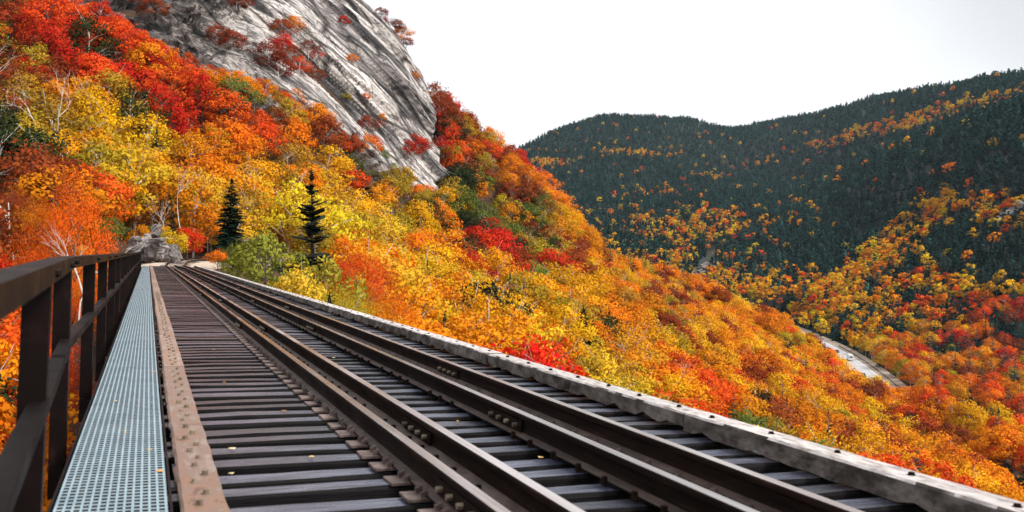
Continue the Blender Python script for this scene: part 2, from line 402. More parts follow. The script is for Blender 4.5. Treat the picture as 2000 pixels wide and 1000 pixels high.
UG = np.concatenate([np.linspace(-1600, -260, 24), np.linspace(-230, 2260, 250), np.linspace(2300, 3600, 24)])
LD0, LD1, ND = math.log(8.0), math.log(3300.0), 330
LG = np.linspace(LD0, LD1, ND)
cu = np.array([c[0] for c in COLS], float)
nk = len(COLS[0][1])
kd = np.array([[math.log(p[0]) for p in c[1]] for c in COLS])
kz = np.array([[p[1] for p in c[1]] for c in COLS])
KD = np.stack([pchip(cu, kd[:, k], UG) for k in range(nk)], 1)
KZ = np.stack([pchip(cu, kz[:, k], UG) for k in range(nk)], 1)
ZT = np.stack([pchip(KD[i], KZ[i], LG) for i in range(len(UG))], 0)

# track: straight over the bridge, then a curve to the right
X_A, X_D, X_B, X_C = 1.415, 2.92, 1.72, 2.46
X_MID = (X_A + X_D) / 2
BR_END, CURVE_R = 84.0, 118.0
HZ = 1.205                           # camera above the tie tops
def path(s, off, z=0.0):
    """point at chainage s, offset off to the right of the camera line (deck frame)"""
    if s <= BR_END - 2: return (off, s, z)
    t = (s - BR_END + 2) / CURVE_R
    cx = CURVE_R + X_MID
    r = cx - off
    return (cx - r * math.cos(t), BR_END - 2 + r * math.sin(t), z + .017 * (s - BR_END + 2) * float(sstep(82, 96, s)))
PATH = np.array([path(s, X_MID) for s in np.linspace(-10, 200, 421)])[:, :2]
PATHS = np.linspace(-10, 200, 421)
def track_dist(x, y):
    """distance to the track centre line and chainage (arrays)"""
    x = np.atleast_1d(x); y = np.atleast_1d(y)
    D = np.empty(len(x)); S = np.empty(len(x))
    for i in range(0, len(x), 4000):
        d2 = (x[i:i + 4000, None] - PATH[None, :, 0]) ** 2 + (y[i:i + 4000, None] - PATH[None, :, 1]) ** 2
        j = d2.argmin(1)
        D[i:i + 4000] = np.sqrt(d2[np.arange(len(j)), j]); S[i:i + 4000] = PATHS[j]
    return D, S

# road in the valley (picture column, row at road level -58)
ROAD_Z = -58.0
rp_ = [(1500, 628), (1545, 646), (1580, 662), (1612, 678), (1640, 695), (1668, 716), (1694, 738), (1716, 758), (1765, 784), (1850, 818), (1990, 860)]
ROAD = []
for u_, v_ in rp_:
    d_ = F_PX * (-ROAD_Z) / (v_ - HORIZON)
    ROAD.append(cam2w((u_ - 1000) / F_PX * d_, d_))
ROAD = np.array(ROAD)
def resample(P, n):
    L = np.concatenate([[0], np.cumsum(np.hypot(*np.diff(P, axis=0).T))])
    q = np.linspace(0, L[-1], n)
    return np.stack([pchip(L, P[:, 0], q), pchip(L, P[:, 1], q)], 1), L[-1]
ROADP, ROADL = resample(ROAD, 140)
def road_dist(x, y):
    x = np.atleast_1d(x); y = np.atleast_1d(y)
    D = np.empty(len(x))
    for i in range(0, len(x), 4000):
        D[i:i + 4000] = np.sqrt(((x[i:i + 4000, None] - ROADP[None, :, 0]) ** 2 + (y[i:i + 4000, None] - ROADP[None, :, 1]) ** 2).min(1))
    return D

def height(x, y):
    """ground height at world x, y"""
    x = np.atleast_1d(np.asarray(x, float)); y = np.atleast_1d(np.asarray(y, float))
    X, Y = w2cam(x, y)
    Yc = np.maximum(Y, 8.0)
    u = np.clip(1000 + F_PX * X / Yc, -1600, 3600)
    iu = np.clip(np.searchsorted(UG, u) - 1, 0, len(UG) - 2)
    fu = (u - UG[iu]) / (UG[iu + 1] - UG[iu])
    l = np.clip((np.log(Yc) - LD0) / (LD1 - LD0) * (ND - 1), 0, ND - 1.001)
    il = l.astype(int); fl = l - il
    z = (ZT[iu, il] * (1 - fu) + ZT[iu + 1, il] * fu) * (1 - fl) + (ZT[iu, il + 1] * (1 - fu) + ZT[iu + 1, il + 1] * fu) * fl
    amp = np.clip(Yc * 0.012, 0.3, 16)
    z = z + (fbm(x / 60, y / 60, 4, 3) - 0.5) * amp * 1.2
    far = sstep(600, 1400, Yc)
    z = z + far * (fbm(x / 300, y / 300, 3, 9) - 0.5) * 40
    # bridge clearance, bench for the line beyond it
    D, S = track_dist(x, y)
    cap = np.where(S < 60, -9.0, -9.0 + (S - 60) / 23.0 * 6.9)
    near = 1 - sstep(6, 13, D)
    z = np.where((S < 83), np.where(z > cap, z * (1 - near) + cap * near, z), z)
    bench = (1 - sstep(3.6, 7.5, D)) * sstep(81, 84, S) * (1 - sstep(125, 160, S))
    z = z * (1 - bench) + (-1.75) * bench
    rd = road_dist(x, y)
    rw = 1 - sstep(14, 34, rd)
    z = z * (1 - rw) + (ROAD_Z - 1.2) * rw
    return z

UU, LL = np.meshgrid(UG, LG, indexing='ij')
DD = np.exp(LL)
WX, WY = cam2w((UU - 1000) / F_PX * DD, DD)
WZ = height(WX.ravel(), WY.ravel()).reshape(WX.shape)
def grid_mesh(name, X, Y, Z, m, smooth=True):
    n, k = X.shape
    me = bpy.data.meshes.new(name)
    co = np.stack([X, Y, Z], -1).reshape(-1, 3)
    idx = np.arange(n * k).reshape(n, k)
    q = np.stack([idx[:-1, :-1], idx[1:, :-1], idx[1:, 1:], idx[:-1, 1:]], -1).reshape(-1, 4)
    me.vertices.add(len(co)); me.vertices.foreach_set('co', co.ravel())
    me.loops.add(q.size); me.loops.foreach_set('vertex_index', q.ravel())
    me.polygons.add(len(q)); me.polygons.foreach_set('loop_start', np.arange(0, q.size, 4)); me.polygons.foreach_set('loop_total', np.full(len(q), 4))
    me.polygons.foreach_set('use_smooth', np.full(len(q), smooth))
    me.materials.append(m)
    me.update(); me.validate()
    return me
m, ns, ls, b_ = mat('forest_floor')
t = ns.new('ShaderNodeTexCoord')
n1 = noise(ns, ls, t.outputs['Object'], .35, 6, .65)
r1 = ramp(ns, [(.3, (.018, .010, .006)), (.5, (.05, .024, .010)), (.72, (.11, .05, .016))]); ls.new(n1.outputs['Fac'], r1.inputs['Fac'])
r2 = ramp(ns, [(.3, (.006, .010, .007)), (.7, (.022, .028, .018))]); ls.new(n1.outputs['Fac'], r2.inputs['Fac'])
at_ = ns.new('ShaderNodeAttribute'); at_.attribute_name = 'needlefloor'
mx_ = ns.new('ShaderNodeMix'); mx_.data_type = 'RGBA'
ls.new(at_.outputs['Fac'], mx_.inputs[0]); ls.new(r1.outputs['Color'], mx_.inputs[6]); ls.new(r2.outputs['Color'], mx_.inputs[7]); ls.new(mx_.outputs[2], b_.inputs['Base Color'])
b_.inputs['Roughness'].default_value = .9
bump(ns, ls, n1.outputs['Fac'], b_, .6, .3)
tme = grid_mesh('terrain', WX, WY, WZ, m)
nf_ = tme.attributes.new('needlefloor', 'FLOAT', 'POINT'); nf_.data.foreach_set('value', sstep(400, 450, DD).ravel())
ter = link('terrain', tme)
tag(ter, 'leaf strewn forest ground of the valley sides', 'terrain', kind='structure')
# ground sheet behind and around the camera
gb = MB()
for (x0, x1, y0, y1, z) in ((-3000, 3000, -3000, 40, -40.0),):
    gb.add([(x0, y0, z), (x1, y0, z), (x1, y1, z), (x0, y1, z)], [(0, 1, 2, 3)])
tag(gb.build('ground', M_LITTER), 'low ground below the bridge', 'ground', kind='structure')

# ------------------------------------------------------------------ bridge, track, walkway, handrail
DECK = Matrix.Rotation(CANT, 4, 'Y')
def deck_root(name, off=(0, 0, 0)):
    o = empty(name)
    o.location = DECK @ Vector((off[0], off[1], off[2] - HZ))
    o.rotation_euler = (0, CANT, 0)
    return o

track = tag(deck_root('railway_track'), 'single railway track with dark wet ties and paired rails running into the hills', 'railway track')
bridge = tag(deck_root('trestle_bridge'), 'railway trestle deck edged by a pale timber kerb and a brown timber beam', 'bridge')
walk = tag(deck_root('walkway'), 'narrow galvanised grating walkway along the railway beside the handrail', 'walkway')
hrail = tag(deck_root('handrail'), 'dark brown steel handrail with posts along the grating walkway', 'handrail')

# ties: eight uneven shapes shared by all
TIE_L0, TIE_L1 = 0.15, 4.02
tie_meshes = []
for k in range(10):
    r_ = random.Random(100 + k)
    b = MB()
    secs = []
    n = 14
    for i in range(n + 1):
        x = TIE_L0 + (TIE_L1 - TIE_L0) * i / n
        e = 0.035 * (abs(i / n - 0.5) * 2) ** 8
        w = 0.097 + r_.uniform(-0.006, 0.006)
        t = r_.uniform(-0.005, 0.003) - e * 0.3
        cut = 0.012 + r_.uniform(0, 0.012)
        secs.append([(x, -w, -0.24), (x, w, -0.24), (x, w + r_.uniform(-.003, .003), t - cut), (x, w - cut, t), (x, -w + cut, t + r_.uniform(-.002, .002)), (x, -w + r_.uniform(-.003, .003), t - cut)])
    b.loft(secs)
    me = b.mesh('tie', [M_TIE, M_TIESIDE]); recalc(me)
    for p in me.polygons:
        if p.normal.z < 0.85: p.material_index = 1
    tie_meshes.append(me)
TIE_SP = 0.342
tie_s = []
s_ = -0.6
while s_ < BR_END:
    tie_s.append(s_ + random.uniform(-0.018, 0.018)); s_ += TIE_SP
for s_ in tie_s:
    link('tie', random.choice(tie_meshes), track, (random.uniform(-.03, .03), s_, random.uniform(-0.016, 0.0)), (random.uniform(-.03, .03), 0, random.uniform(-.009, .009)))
far_t = MB()
s_ = BR_END + 0.5
while s_ < 150:
    a_, q = path(s_, X_MID), path(s_ + .1, X_MID)
    d_ = (Vector(q) - Vector(a_)); d_.z = 0; d_.normalize(); r_v = Vector((d_.y, -d_.x, 0))
    c_ = Vector(a_) + Vector((0, 0, -.15 - .06))
    far_t.bar(c_ - r_v * 1.28, c_ + r_v * 1.28, .21, .30)
    s_ += 0.55
o = far_t.build('tie', M_TIE, track); o['kind'] = 'stuff'

# rails
def rail_profile():
    h = 0.170; zb = 0.016
    return [(-0.07, zb), (0.07, zb), (0.07, zb + .010), (0.016, zb + .026), (0.010, zb + .05), (0.010, h - .046), (0.034, h - .036), (0.036, h - .010), (0.030, h - .001),
            (-0.030, h - .001), (-0.036, h - .010), (-0.034, h - .036), (-0.010, h - .046), (-0.010, zb + .05), (-0.016, zb + .026), (-0.07, zb + .010)]
PROF = rail_profile()
def rail(name, offs, s0, s1, mats, parent=track):
    b = MB()
    ss = list(np.arange(s0, min(s1, BR_END - 2), 2.0)) + (list(np.arange(BR_END - 2, s1, 1.0)) if s1 > BR_END - 2 else []) + [s1]
    secs = []
    for s in ss:
        o = offs(s)
        secs.append([path(s, o + px, pz) for px, pz in PROF])
    b.loft(secs)
    me = b.mesh(name, mats); recalc(me)
    for p in me.polygons:
        if p.normal.z > 0.93 and p.center.z > 0.16: p.material_index = 1
        elif p.normal.z > 0.5 and p.center.z < 0.06: p.material_index = 2
    return link(name, me, parent)
rail('running_rail', lambda s: X_A, -1.0, 175, [M_RUST, M_HEADR, M_FLANGE])
rail('running_rail', lambda s: X_D, -1.0, 175, [M_RUST, M_HEADR, M_FLANGE])
def conv(x):                                    # guard rails meet at the end of the bridge
    return lambda s: x + (X_MID - 0.15 - x) * float(sstep(66, 82, s)) * 0.93
rail('guard_rail', conv(X_B), -1.0, 81.0, [M_RUST, M_HEAD, M_FLANGE])
rail('guard_rail', conv(X_C), -1.0, 81.0, [M_RUST, M_HEAD, M_FLANGE])

# tie plates with spikes, nearest 130 ties are single pieces
def plate_shape(b, x, y, side):
    w = 0.088
    b.box(x - 0.07 - 0.105, x + 0.07 + 0.05, y - w, y + w, 0.001, 0.015)
    for dx, dy in ((-0.088, -0.05), (-0.088, 0.05), (0.088, 0.02)):
        b.box(x + dx - .012, x + dx + .012, y + dy - .012, y + dy + .012, 0.015, 0.042)
        sgn = 1 if dx < 0 else -1
        b.box(x + dx - .006 + sgn * .012, x + dx + .006 + sgn * .016, y + dy - .016, y + dy + .016, 0.034, 0.05)
pm = []
for sd_ in (1, -1):
    b = MB(); plate_shape(b, 0, 0, sd_); me = b.mesh('tie_plate', M_PLATE)
    if sd_ < 0: me.transform(Matrix.Rotation(math.pi, 4, 'Z'))
    pm.append(me)
rest = MB()
for i, s_ in enumerate(tie_s):
    for x, me in ((X_A, pm[0]), (X_D, pm[1])):
        if i < 140: link('tie_plate', me, track, (x + random.uniform(-.004, .004), s_, 0), (0, 0, random.uniform(-.04, .04)))
        else: plate_shape(rest, x, s_, 1)
o = rest.build('tie_plate', M_PLATE, track); o['kind'] = 'stuff'
sp = MB()
for s_ in tie_s:
    for x in (X_B, X_C):
        if random.random() < 0.85 and s_ < 66:
            for dx in (-0.084, 0.084):
                y = s_ + random.uniform(-.05, .05)
                sp.box(x + dx - .013, x + dx + .013, y - .013, y + .013, 0.0, 0.05)
o = sp.build('rail_spike', M_RUST, track); o['kind'] = 'stuff'

# joint bars with bolts
def joint(x, s, outer):
    jb = MB()
    for sg in (-1, 1):
        jb.loft([[(x + sg * .012, y, .05), (x + sg * .034, y, .045), (x + sg * .030, y, .118), (x + sg * .012, y, .122)] for y in (s - .32, s + .32)])
    me = jb.mesh('joint_bar', M_RUST); recalc(me)
    j = link('joint_bar', me, track)
    for sg in (-1, 1):
        for dy in (-.24, -.08, .08, .24):
            link('bolt', jbolt_me, j, (x + sg * .03, s + dy, .083), (0, sg * math.pi / 2, 0))
jb_ = MB(); jb_.cyl((0, 0), .017, 0, .032, 6); jbolt_me = jb_.mesh('bolt', M_BOLT)
rb_ = MB(); rb_.cyl((0, 0), .016, 0, .026, 6); rbolt_me = rb_.mesh('bolt', M_POST)
for x, s0, st in ((X_A, 4.1, 11.2), (X_B, 5.9, 8.75), (X_C, 6.2, 8.5), (X_D, 9.0, 11.6)):
    s_ = s0
    while s_ < 64:
        joint(x, s_, 1); s_ += st

# kerb beam on the valley side: weathered timbers butted end to end
def timber(name, x0, x1, z0, z1, s0, s1, m, seed, rag):
    r_ = random.Random(seed)
    b = MB(); secs = []
    n = max(6, int((s1 - s0) / 0.12))
    jx = r_.uniform(-.008, .008); jz = r_.uniform(-.006, .006)
    for i in range(n + 1):
        y = s0 + (s1 - s0) * i / n
        j = lambda a: r_.uniform(-a, a)
        c = .012
        lo = z0 + (abs(j(rag)) if r_.random() < .35 else 0)
        secs.append([(x0 + jx + j(.004) + (j(rag * .5) if r_.random() < .3 else 0), y, lo), (x1 + jx, y, z0), (x1 + jx + j(.003), y, z1 + jz - c), (x1 + jx - c, y, z1 + jz + j(.002)),
                     (x0 + jx + c + j(.003), y, z1 + jz + j(.002)), (x0 + jx + j(.004), y, z1 + jz - c - abs(j(.004)))])
    b.loft(secs)
    me = b.mesh(name, m); recalc(me)
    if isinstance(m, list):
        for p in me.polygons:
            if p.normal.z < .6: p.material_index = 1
    return link(name, me, bridge)
bolt_b = MB()
bolt_b.cyl((0, 0), .023, 0, .004, 8); bolt_b.cyl((0, 0), .0165, .004, .024, 6)
bolt_me = bolt_b.mesh('bolt', M_BOLT)
rust_me = bolt_me.copy(); rust_me.materials.clear(); rust_me.materials.append(M_RUST)
ends = [-1.0, 1.7, 5.9, 10.15, 13.6, 16.9]
while ends[-1] < BR_END - 4: ends.append(ends[-1] + random.uniform(3.4, 4.4))
ends[-1] = BR_END
for i in range(len(ends) - 1):
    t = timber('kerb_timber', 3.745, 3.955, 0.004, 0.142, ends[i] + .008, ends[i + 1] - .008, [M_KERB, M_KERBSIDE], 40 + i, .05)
    s_ = ends[i] + .25
    while s_ < ends[i + 1] - .1:
        if s_ < 40: link('bolt', rust_me, t, (3.845 + random.uniform(-.02, .02), s_, 0.140), (0, 0, random.uniform(0, 1)), (1, 1, .6))
        s_ += 0.62 + random.uniform(-.05, .05)
ends = [-1.0, 3.1, 6.6, 9.95, 13.75]
while ends[-1] < BR_END - 4: ends.append(ends[-1] + random.uniform(3.4, 4.2))
ends[-1] = BR_END
for i in range(len(ends) - 1):
    t = timber('guard_timber', 0.180, 0.385, 0.004, 0.046, ends[i] + .005, ends[i + 1] - .005, M_GUARD, 80 + i, .035)
    s_ = ends[i] + .15; k = 0
    while s_ < ends[i + 1] - .08:
        if s_ < 28:
            link('bolt', bolt_me, t, (0.285 + (.022 if k % 2 else -.022) + random.uniform(-.012, .012), s_, 0.044), (random.uniform(-.1, .1), random.uniform(-.1, .1), random.uniform(0, 1)), random.uniform(.8, 1.05))
        s_ += TIE_SP / 2 + random.uniform(-.03, .03) + (.05 if k % 2 else 0); k += 1

# steel below the deck
for x in (0.95, 3.35):
    b = MB()
    b.box(x - .01, x + .01, -2, BR_END, -1.75, -.262)
    b.box(x - .17, x + .17, -2, BR_END, -.262, -.242); b.box(x - .17, x + .17, -2, BR_END, -1.78, -1.75)
    for k in range(0, 44): b.box(x - .15, x + .15, -1.5 + 2 * k, -1.48 + 2 * k, -1.74, -.264)
    b.build('girder', M_GIRDER, bridge)
for s_ in (4, 14, 30, 40, 56, 66):
    gz = float(height(2.1, s_)[0]) + HZ
    t = empty('tower_bent', (0, s_, 0), bridge)
    for sg in (-1, 1):
        b = MB(); b.bar((2.15 + sg * 1.25, 0, -1.78), (2.15 + sg * (1.25 - gz * .12), 0, gz - 2.0), .3, .3, up=(0, 1, 0)); b.build('leg', M_GIRDER, t)
    b = MB()
    nlev = 3
    for k in range(nlev):
        za, zb = -2 + (gz + 2) * k / nlev, -2 + (gz + 2) * (k + 1) / nlev
        xa, xb = 1.25 - za * .12, 1.25 - zb * .12
        b.bar((2.15 - xa, 0, za), (2.15 + xb, 0, zb), .12, .12, up=(0, 1, 0)); b.bar((2.15 + xa, .16, za), (2.15 - xb, .16, zb), .12, .12, up=(0, 1, 0))
    b.build('bracing', M_GIRDER, t)

# walkway: grating panels in a steel frame
W0, W1 = -0.371, 0.132
PAN = 3.02
b = MB()
nb = 14
for i in range(nb):
    x = W0 + .012 + (W1 - W0 - .024) * i / (nb - 1)
    b.box(x - .0058, x + .0058, 0.006, PAN - .006, -0.030, 0.0)
ny = int(PAN / 0.064)
for i in range(ny + 1):
    y = .01 + (PAN - .02) * i / ny
    b.box(W0 + .004, W1 - .004, y - .0105, y + .0105, -0.016, -0.0008)
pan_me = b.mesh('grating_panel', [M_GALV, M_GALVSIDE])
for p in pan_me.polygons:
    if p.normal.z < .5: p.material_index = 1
npan = int((BR_END + 1) / PAN)
for k in range(npan + 1):
    s_ = -1.6 + k * PAN
    if s_ + PAN > BR_END + 1: break
    link('grating_panel', pan_me, walk, (0, s_, random.uniform(-.002, .002)), (0, random.uniform(-.002, .002), 0))
for x0, x1 in ((W0 - .016, W0 - .004), (W1 + .004, W1 + .016)):
    b = MB(); b.box(x0, x1, -1.6, BR_END, -.12, .008)
    b.build('edge_channel', M_POST, walk)
b = MB()
for k in range(int(BR_END / 1.02)):
    y = -1 + k * 1.02
    b.box(W0 - .003, W1 + .05, y - .03, y + .03, -.14, -.033)
b.build('cross_bearer', M_GIRDER, walk)
for s_ in (3.6, 4.0, 9.6, 14.0, 22.0):
    b = MB(); b.box(W1 + .017, W1 + .030, s_ - .12, s_ + .12, -.07, .012); b.build('clip', M_POST, walk)

# handrail
posts = [(1.2, -.262), (4.25, -.365), (6.95, -.465)] + [(6.95 + 3.03 * k, -.465) for k in range(1, 26)]
def rail_x(s): return float(np.interp(s, [p[0] for p in posts], [p[1] for p in posts]))
def rail_z(s): return float(np.interp(s, [-1, 1.2, 4.25, 6.95, 90], [1.09, 1.115, 1.138, 1.154, 1.154]))
post_b = MB()
post_b.box(-.105, 0, -.006, .006, -.42, 1.0); post_b.box(-.012, 0, .0062, .10, -.42, 1.0)
post_me = post_b.mesh('post', M_POST)
foot_b = MB(); foot_b.box(-.02, .11, -.05, .05, -.34, -.30); foot_b.box(-.10, -.013, -.055, -.0075, -.42, -.22)
foot_me = foot_b.mesh('foot', M_POST)
for k, (s_, x) in enumerate(posts):
    p = link('post', post_me, hrail, (x - .012, s_, 0.0), (random.uniform(-.006, .006), random.uniform(-.01, .012), random.uniform(-.05, .05)), (1, 1, 1.0 * (rail_z(s_) - .004)))
    f = link('foot', foot_me, p)
def angle_rail(name, pts, w, h, t=.008):
    """steel angle: flat top leg outward, upright leg facing the walkway"""
    b = MB(); secs = []
    for x, y, z in pts:
        secs.append([(x, y, z - h), (x, y, z), (x - w, y, z), (x - w, y, z - t), (x - t, y, z - t), (x - t, y, z - h)])
    b.loft(secs)
    me = b.mesh(name, M_POST); recalc(me)
    return link(name, me, hrail)
segs = [(-1.0, 5.95), (5.80, 15.2)] + [(15.21 + 9.15 * k, 15.2 + 9.15 * (k + 1)) for k in range(8)]
for k, (a_, b_) in enumerate(segs):
    b_ = min(b_, 83.3)
    if b_ <= a_: break
    q = [a_] + [p for p, _ in posts if a_ < p < b_] + [b_]
    off = -.010 if k == 0 else 0.0
    r_ = angle_rail('top_rail', [(rail_x(y) + .004 + (0 if k else .012), y, rail_z(y) + (0.008 if k == 0 else 0)) for y in q], .085 if k else .10, .078)
    for y in q[1:-1] + ([5.86] if k == 0 else []) + ([b_ - .12] if k else []):
        for d_ in (-.05, .05):
            link('bolt', rbolt_me, r_, (rail_x(y) + .004, y + d_, rail_z(y) - .035), (0, math.pi / 2, 0))
    angle_rail('mid_rail', [(rail_x(y) + .004, y, rail_z(y) - .56) for y in q], .075, .06)

# ballast bed beyond the bridge
b = MB(); secs = []
for s_ in np.arange(BR_END - .4, 176, 1.0):
    row = []
    for off in (-4.4, -3.2, -2.2, -1.4, -.7, 0, .7, 1.4, 2.2, 3.2, 4.4):
        z = -.07 if abs(off) < 1.9 else (-.16 if abs(off) < 2.6 else (-.34 if abs(off) < 4 else -1.7))
        if off < 0 and s_ < 95 and abs(off) > 1.9: z += .10
        row.append(path(s_, X_MID + off + random.uniform(-.1, .1), z + random.uniform(-.03, .03)))
    secs.append(row)
b.loft(secs, closed=False)
bal = b.build('ballast', M_BALLAST)
recalc(bal.data)
bal.location = DECK @ Vector((0, 0, -HZ)); bal.rotation_euler = (0, CANT, 0)
tag(bal, 'tan gravel bed of the line past the bridge end', 'ballast', kind='stuff')

# ------------------------------------------------------------------ granite cliff on the spur
CLIFF = np.array([(-150, -40), (120, -30), (215, 12), (262, 55), (330, 92), (395, 128), (440, 140), (492, 150), (545, 178), (592, 178), (625, 205), (668, 240), (710, 268), (745, 292), (790, 330), (822, 366), (850, 376),
                  (880, 352), (868, 322), (852, 292), (846, 250), (838, 215), (834, 185), (840, 140), (835, 60), (800, -60), (700, -400), (-150, -400)], float)
def poly_sdf(px, py, P):
    """signed distance to polygon, positive inside"""
    px = np.asarray(px, float); py = np.asarray(py, float)
    d = np.full(px.shape, 1e9); inside = np.zeros(px.shape, bool)
    for i in range(len(P)):
        a, b = P[i], P[(i + 1) % len(P)]
        e = b - a; wx, wy = px - a[0], py - a[1]
        t = np.clip((wx * e[0] + wy * e[1]) / (e @ e), 0, 1)
        d = np.minimum(d, np.hypot(wx - e[0] * t, wy - e[1] * t))
        c = ((a[1] > py) != (b[1] > py)) & (px < (b[0] - a[0]) * (py - a[1]) / (b[1] - a[1] + 1e-12) + a[0])
        inside ^= c
    return np.where(inside, d, -d)
def cliff_mask(u, v):
    return poly_sdf(u, v, CLIFF)

nu, nd = 330, 300
cu_ = np.linspace(-60, 960, nu)
cd_ = np.linspace(150, 345, nd)
CU, CD = np.meshgrid(cu_, cd_, indexing='ij')
cx, cy = cam2w((CU - 1000) / F_PX * CD, CD)
cz = height(cx.ravel(), cy.ravel()).reshape(cx.shape)
CV = HORIZON - F_PX * cz / CD
sdf = np.maximum(cliff_mask(CU, CV), cliff_mask(CU, CV - 60)) + (fbm(CU / 40, CV / 40, 4, 5) - 0.5) * 46
msk = sstep(-14, 12, sdf)
# streak frame: down the slab (towards the right in the picture) and across it
def ground_at(u, d):
    x, y = cam2w((u - 1000) / F_PX * d, d)
    return Vector((float(x), float(y), float(height(x, y)[0])))
def surf_at(u, v):
    j = int(np.argmin(abs(cu_ - u))); k = int(np.argmin(abs(CV[j, :int(nd * .78)] - v)))
    return Vector((cx[j, k], cy[j, k], cz[j, k]))
e_dn = (surf_at(862, 345) - surf_at(575, 70)).normalized()
e_out = Vector((-sa * 0.75 + 0.1, -ca * 0.75, 0.62)).normalized()
e_out = (e_out - e_dn * e_out.dot(e_dn)).normalized()
e_ac = e_dn.cross(e_out).normalized()
A_ = cx * e_ac.x + cy * e_ac.y + cz * e_ac.z
L_ = cx * e_dn.x + cy * e_dn.y + cz * e_dn.z
def ridged(a, l, s): return 1 - np.abs(2 * vnoise(a, l, s) - 1)
wob = (fbm(A_ / 18, L_ / 40, 3, 21) - 0.5) * 3
big = fbm((A_ + wob) / 13, L_ / 60, 3, 22)
steps = np.floor(big * 7) / 7 + sstep(.65, 1, big * 7 - np.floor(big * 7)) / 7
disp = (steps - 0.5) * 9.5 + (ridged((A_ + wob * .5) / 3.6, L_ / 50, 23) - 0.5) * .7 + (fbm(A_ / 2.0, L_ / 9, 4, 24) - 0.5) * 1.3
lower = 1 - sstep(330, 520, CU)                      # the blocky darker wall on the far left
blk = np.floor(fbm(A_ / 9 + L_ / 14, L_ / 9 - A_ / 20, 3, 31) * 9) / 9
disp = disp * (1 - .5 * lower) + lower * ((blk - .5) * 14 + (fbm(A_ / 4, L_ / 5, 4, 37) - .5) * 4)
off = -7 * (1 - msk) + msk * (4.2 + disp)
cx2, cy2, cz2 = cx + e_out.x * off, cy + e_out.y * off, cz + e_out.z * off

m, ns, ls, b_ = mat('granite')
t = ns.new('ShaderNodeTexCoord')
def dotn(vec):
    d = ns.new('ShaderNodeVectorMath'); d.operation = 'DOT_PRODUCT'; d.inputs[1].default_value = vec
    ls.new(t.outputs['Object'], d.inputs[0]); return d.outputs['Value']
cb = ns.new('ShaderNodeCombineXYZ')
ls.new(dotn(e_ac), cb.inputs[0]); ls.new(dotn(e_dn), cb.inputs[1]); ls.new(dotn(e_out), cb.inputs[2])
warp = noise(ns, ls, mapping(ns, ls, cb.outputs[0], (.06, .03, .06)), 1.0, 4)
va = ns.new('ShaderNodeVectorMath'); va.operation = 'MULTIPLY_ADD'; va.inputs[1].default_value = (2, 4, 1)
ls.new(warp.outputs['Color'], va.inputs[0]); ls.new(cb.outputs[0], va.inputs[2])
n1 = noise(ns, ls, mapping(ns, ls, va.outputs[0], (.22, .018, .2)), 1.0, 8, .62)
n2 = noise(ns, ls, mapping(ns, ls, va.outputs[0], (.9, .05, .6)), 1.0, 8, .72)
n3 = noise(ns, ls, t.outputs['Object'], .05, 4, .6)
n4 = noise(ns, ls, mapping(ns, ls, cb.outputs[0], (1.6, .5, 1.2)), 1.0, 8, .75)
r1 = ramp(ns, [(.34, (.05, .047, .052)), (.42, (.22, .21, .215)), (.475, (.62, .59, .575)), (.55, (.90, .87, .855))]); ls.new(n1.outputs['Fac'], r1.inputs['Fac'])
r2 = ramp(ns, [(.40, (.16, .155, .16)), (.47, (.75, .73, .72)), (.56, (1.1, 1.08, 1.06))]); ls.new(n2.outputs['Fac'], r2.inputs['Fac'])
r3 = ramp(ns, [(.36, (.42, .40, .39)), (.56, (1.0, 1.0, 1.0))]); ls.new(n3.outputs['Fac'], r3.inputs['Fac'])
def mul(a, b, f=1.0):
    k = ns.new('ShaderNodeMix'); k.data_type = 'RGBA'; k.blend_type = 'MULTIPLY'; k.inputs[0].default_value = f
    ls.new(a, k.inputs[6]); ls.new(b, k.inputs[7]); return k.outputs[2]
r4 = ramp(ns, [(.36, (.22, .21, .21)), (.48, (.8, .78, .77)), (.6, (1.15, 1.13, 1.1))]); ls.new(n4.outputs['Fac'], r4.inputs['Fac'])
vo = ns.new('ShaderNodeTexVoronoi'); vo.feature = 'DISTANCE_TO_EDGE'; vo.inputs['Scale'].default_value = 1.0
ls.new(mapping(ns, ls, va.outputs[0], (.16, .035, .12)), vo.inputs['Vector'])
rc = ramp(ns, [(.0, (.04, .035, .035)), (.03, (.4, .38, .37)), (.06, (1, 1, 1))]); ls.new(vo.outputs['Distance'], rc.inputs['Fac'])
n5 = noise(ns, ls, mapping(ns, ls, va.outputs[0], (.5, .02, .3)), 1.0, 3, .5)
r5 = ramp(ns, [(.48, (1, 1, 1)), (.496, (.10, .09, .09)), (.504, (.10, .09, .09)), (.52, (1, 1, 1))]); ls.new(n5.outputs['Fac'], r5.inputs['Fac'])
vo2 = ns.new('ShaderNodeTexVoronoi'); vo2.feature = 'DISTANCE_TO_EDGE'; vo2.inputs['Scale'].default_value = 1.0
ls.new(mapping(ns, ls, va.outputs[0], (.42, .13, .3)), vo2.inputs['Vector'])
rc2 = ramp(ns, [(.0, (.16, .15, .15)), (.03, (.7, .68, .67)), (.06, (1, 1, 1))]); ls.new(vo2.outputs['Distance'], rc2.inputs['Fac'])
crk0 = mul(rc.outputs['Color'], rc2.outputs['Color'], .8)
crk = mul(crk0, r5.outputs['Color'], .8)
#crk = mul(rc.outputs['Color'], r5.outputs['Color'], .8)
col = mul(mul(mul(r1.outputs['Color'], r2.outputs['Color'], .8), r3.outputs['Color'], .75), r4.outputs['Color'], .75)
col = mul(col, crk, 1.0)
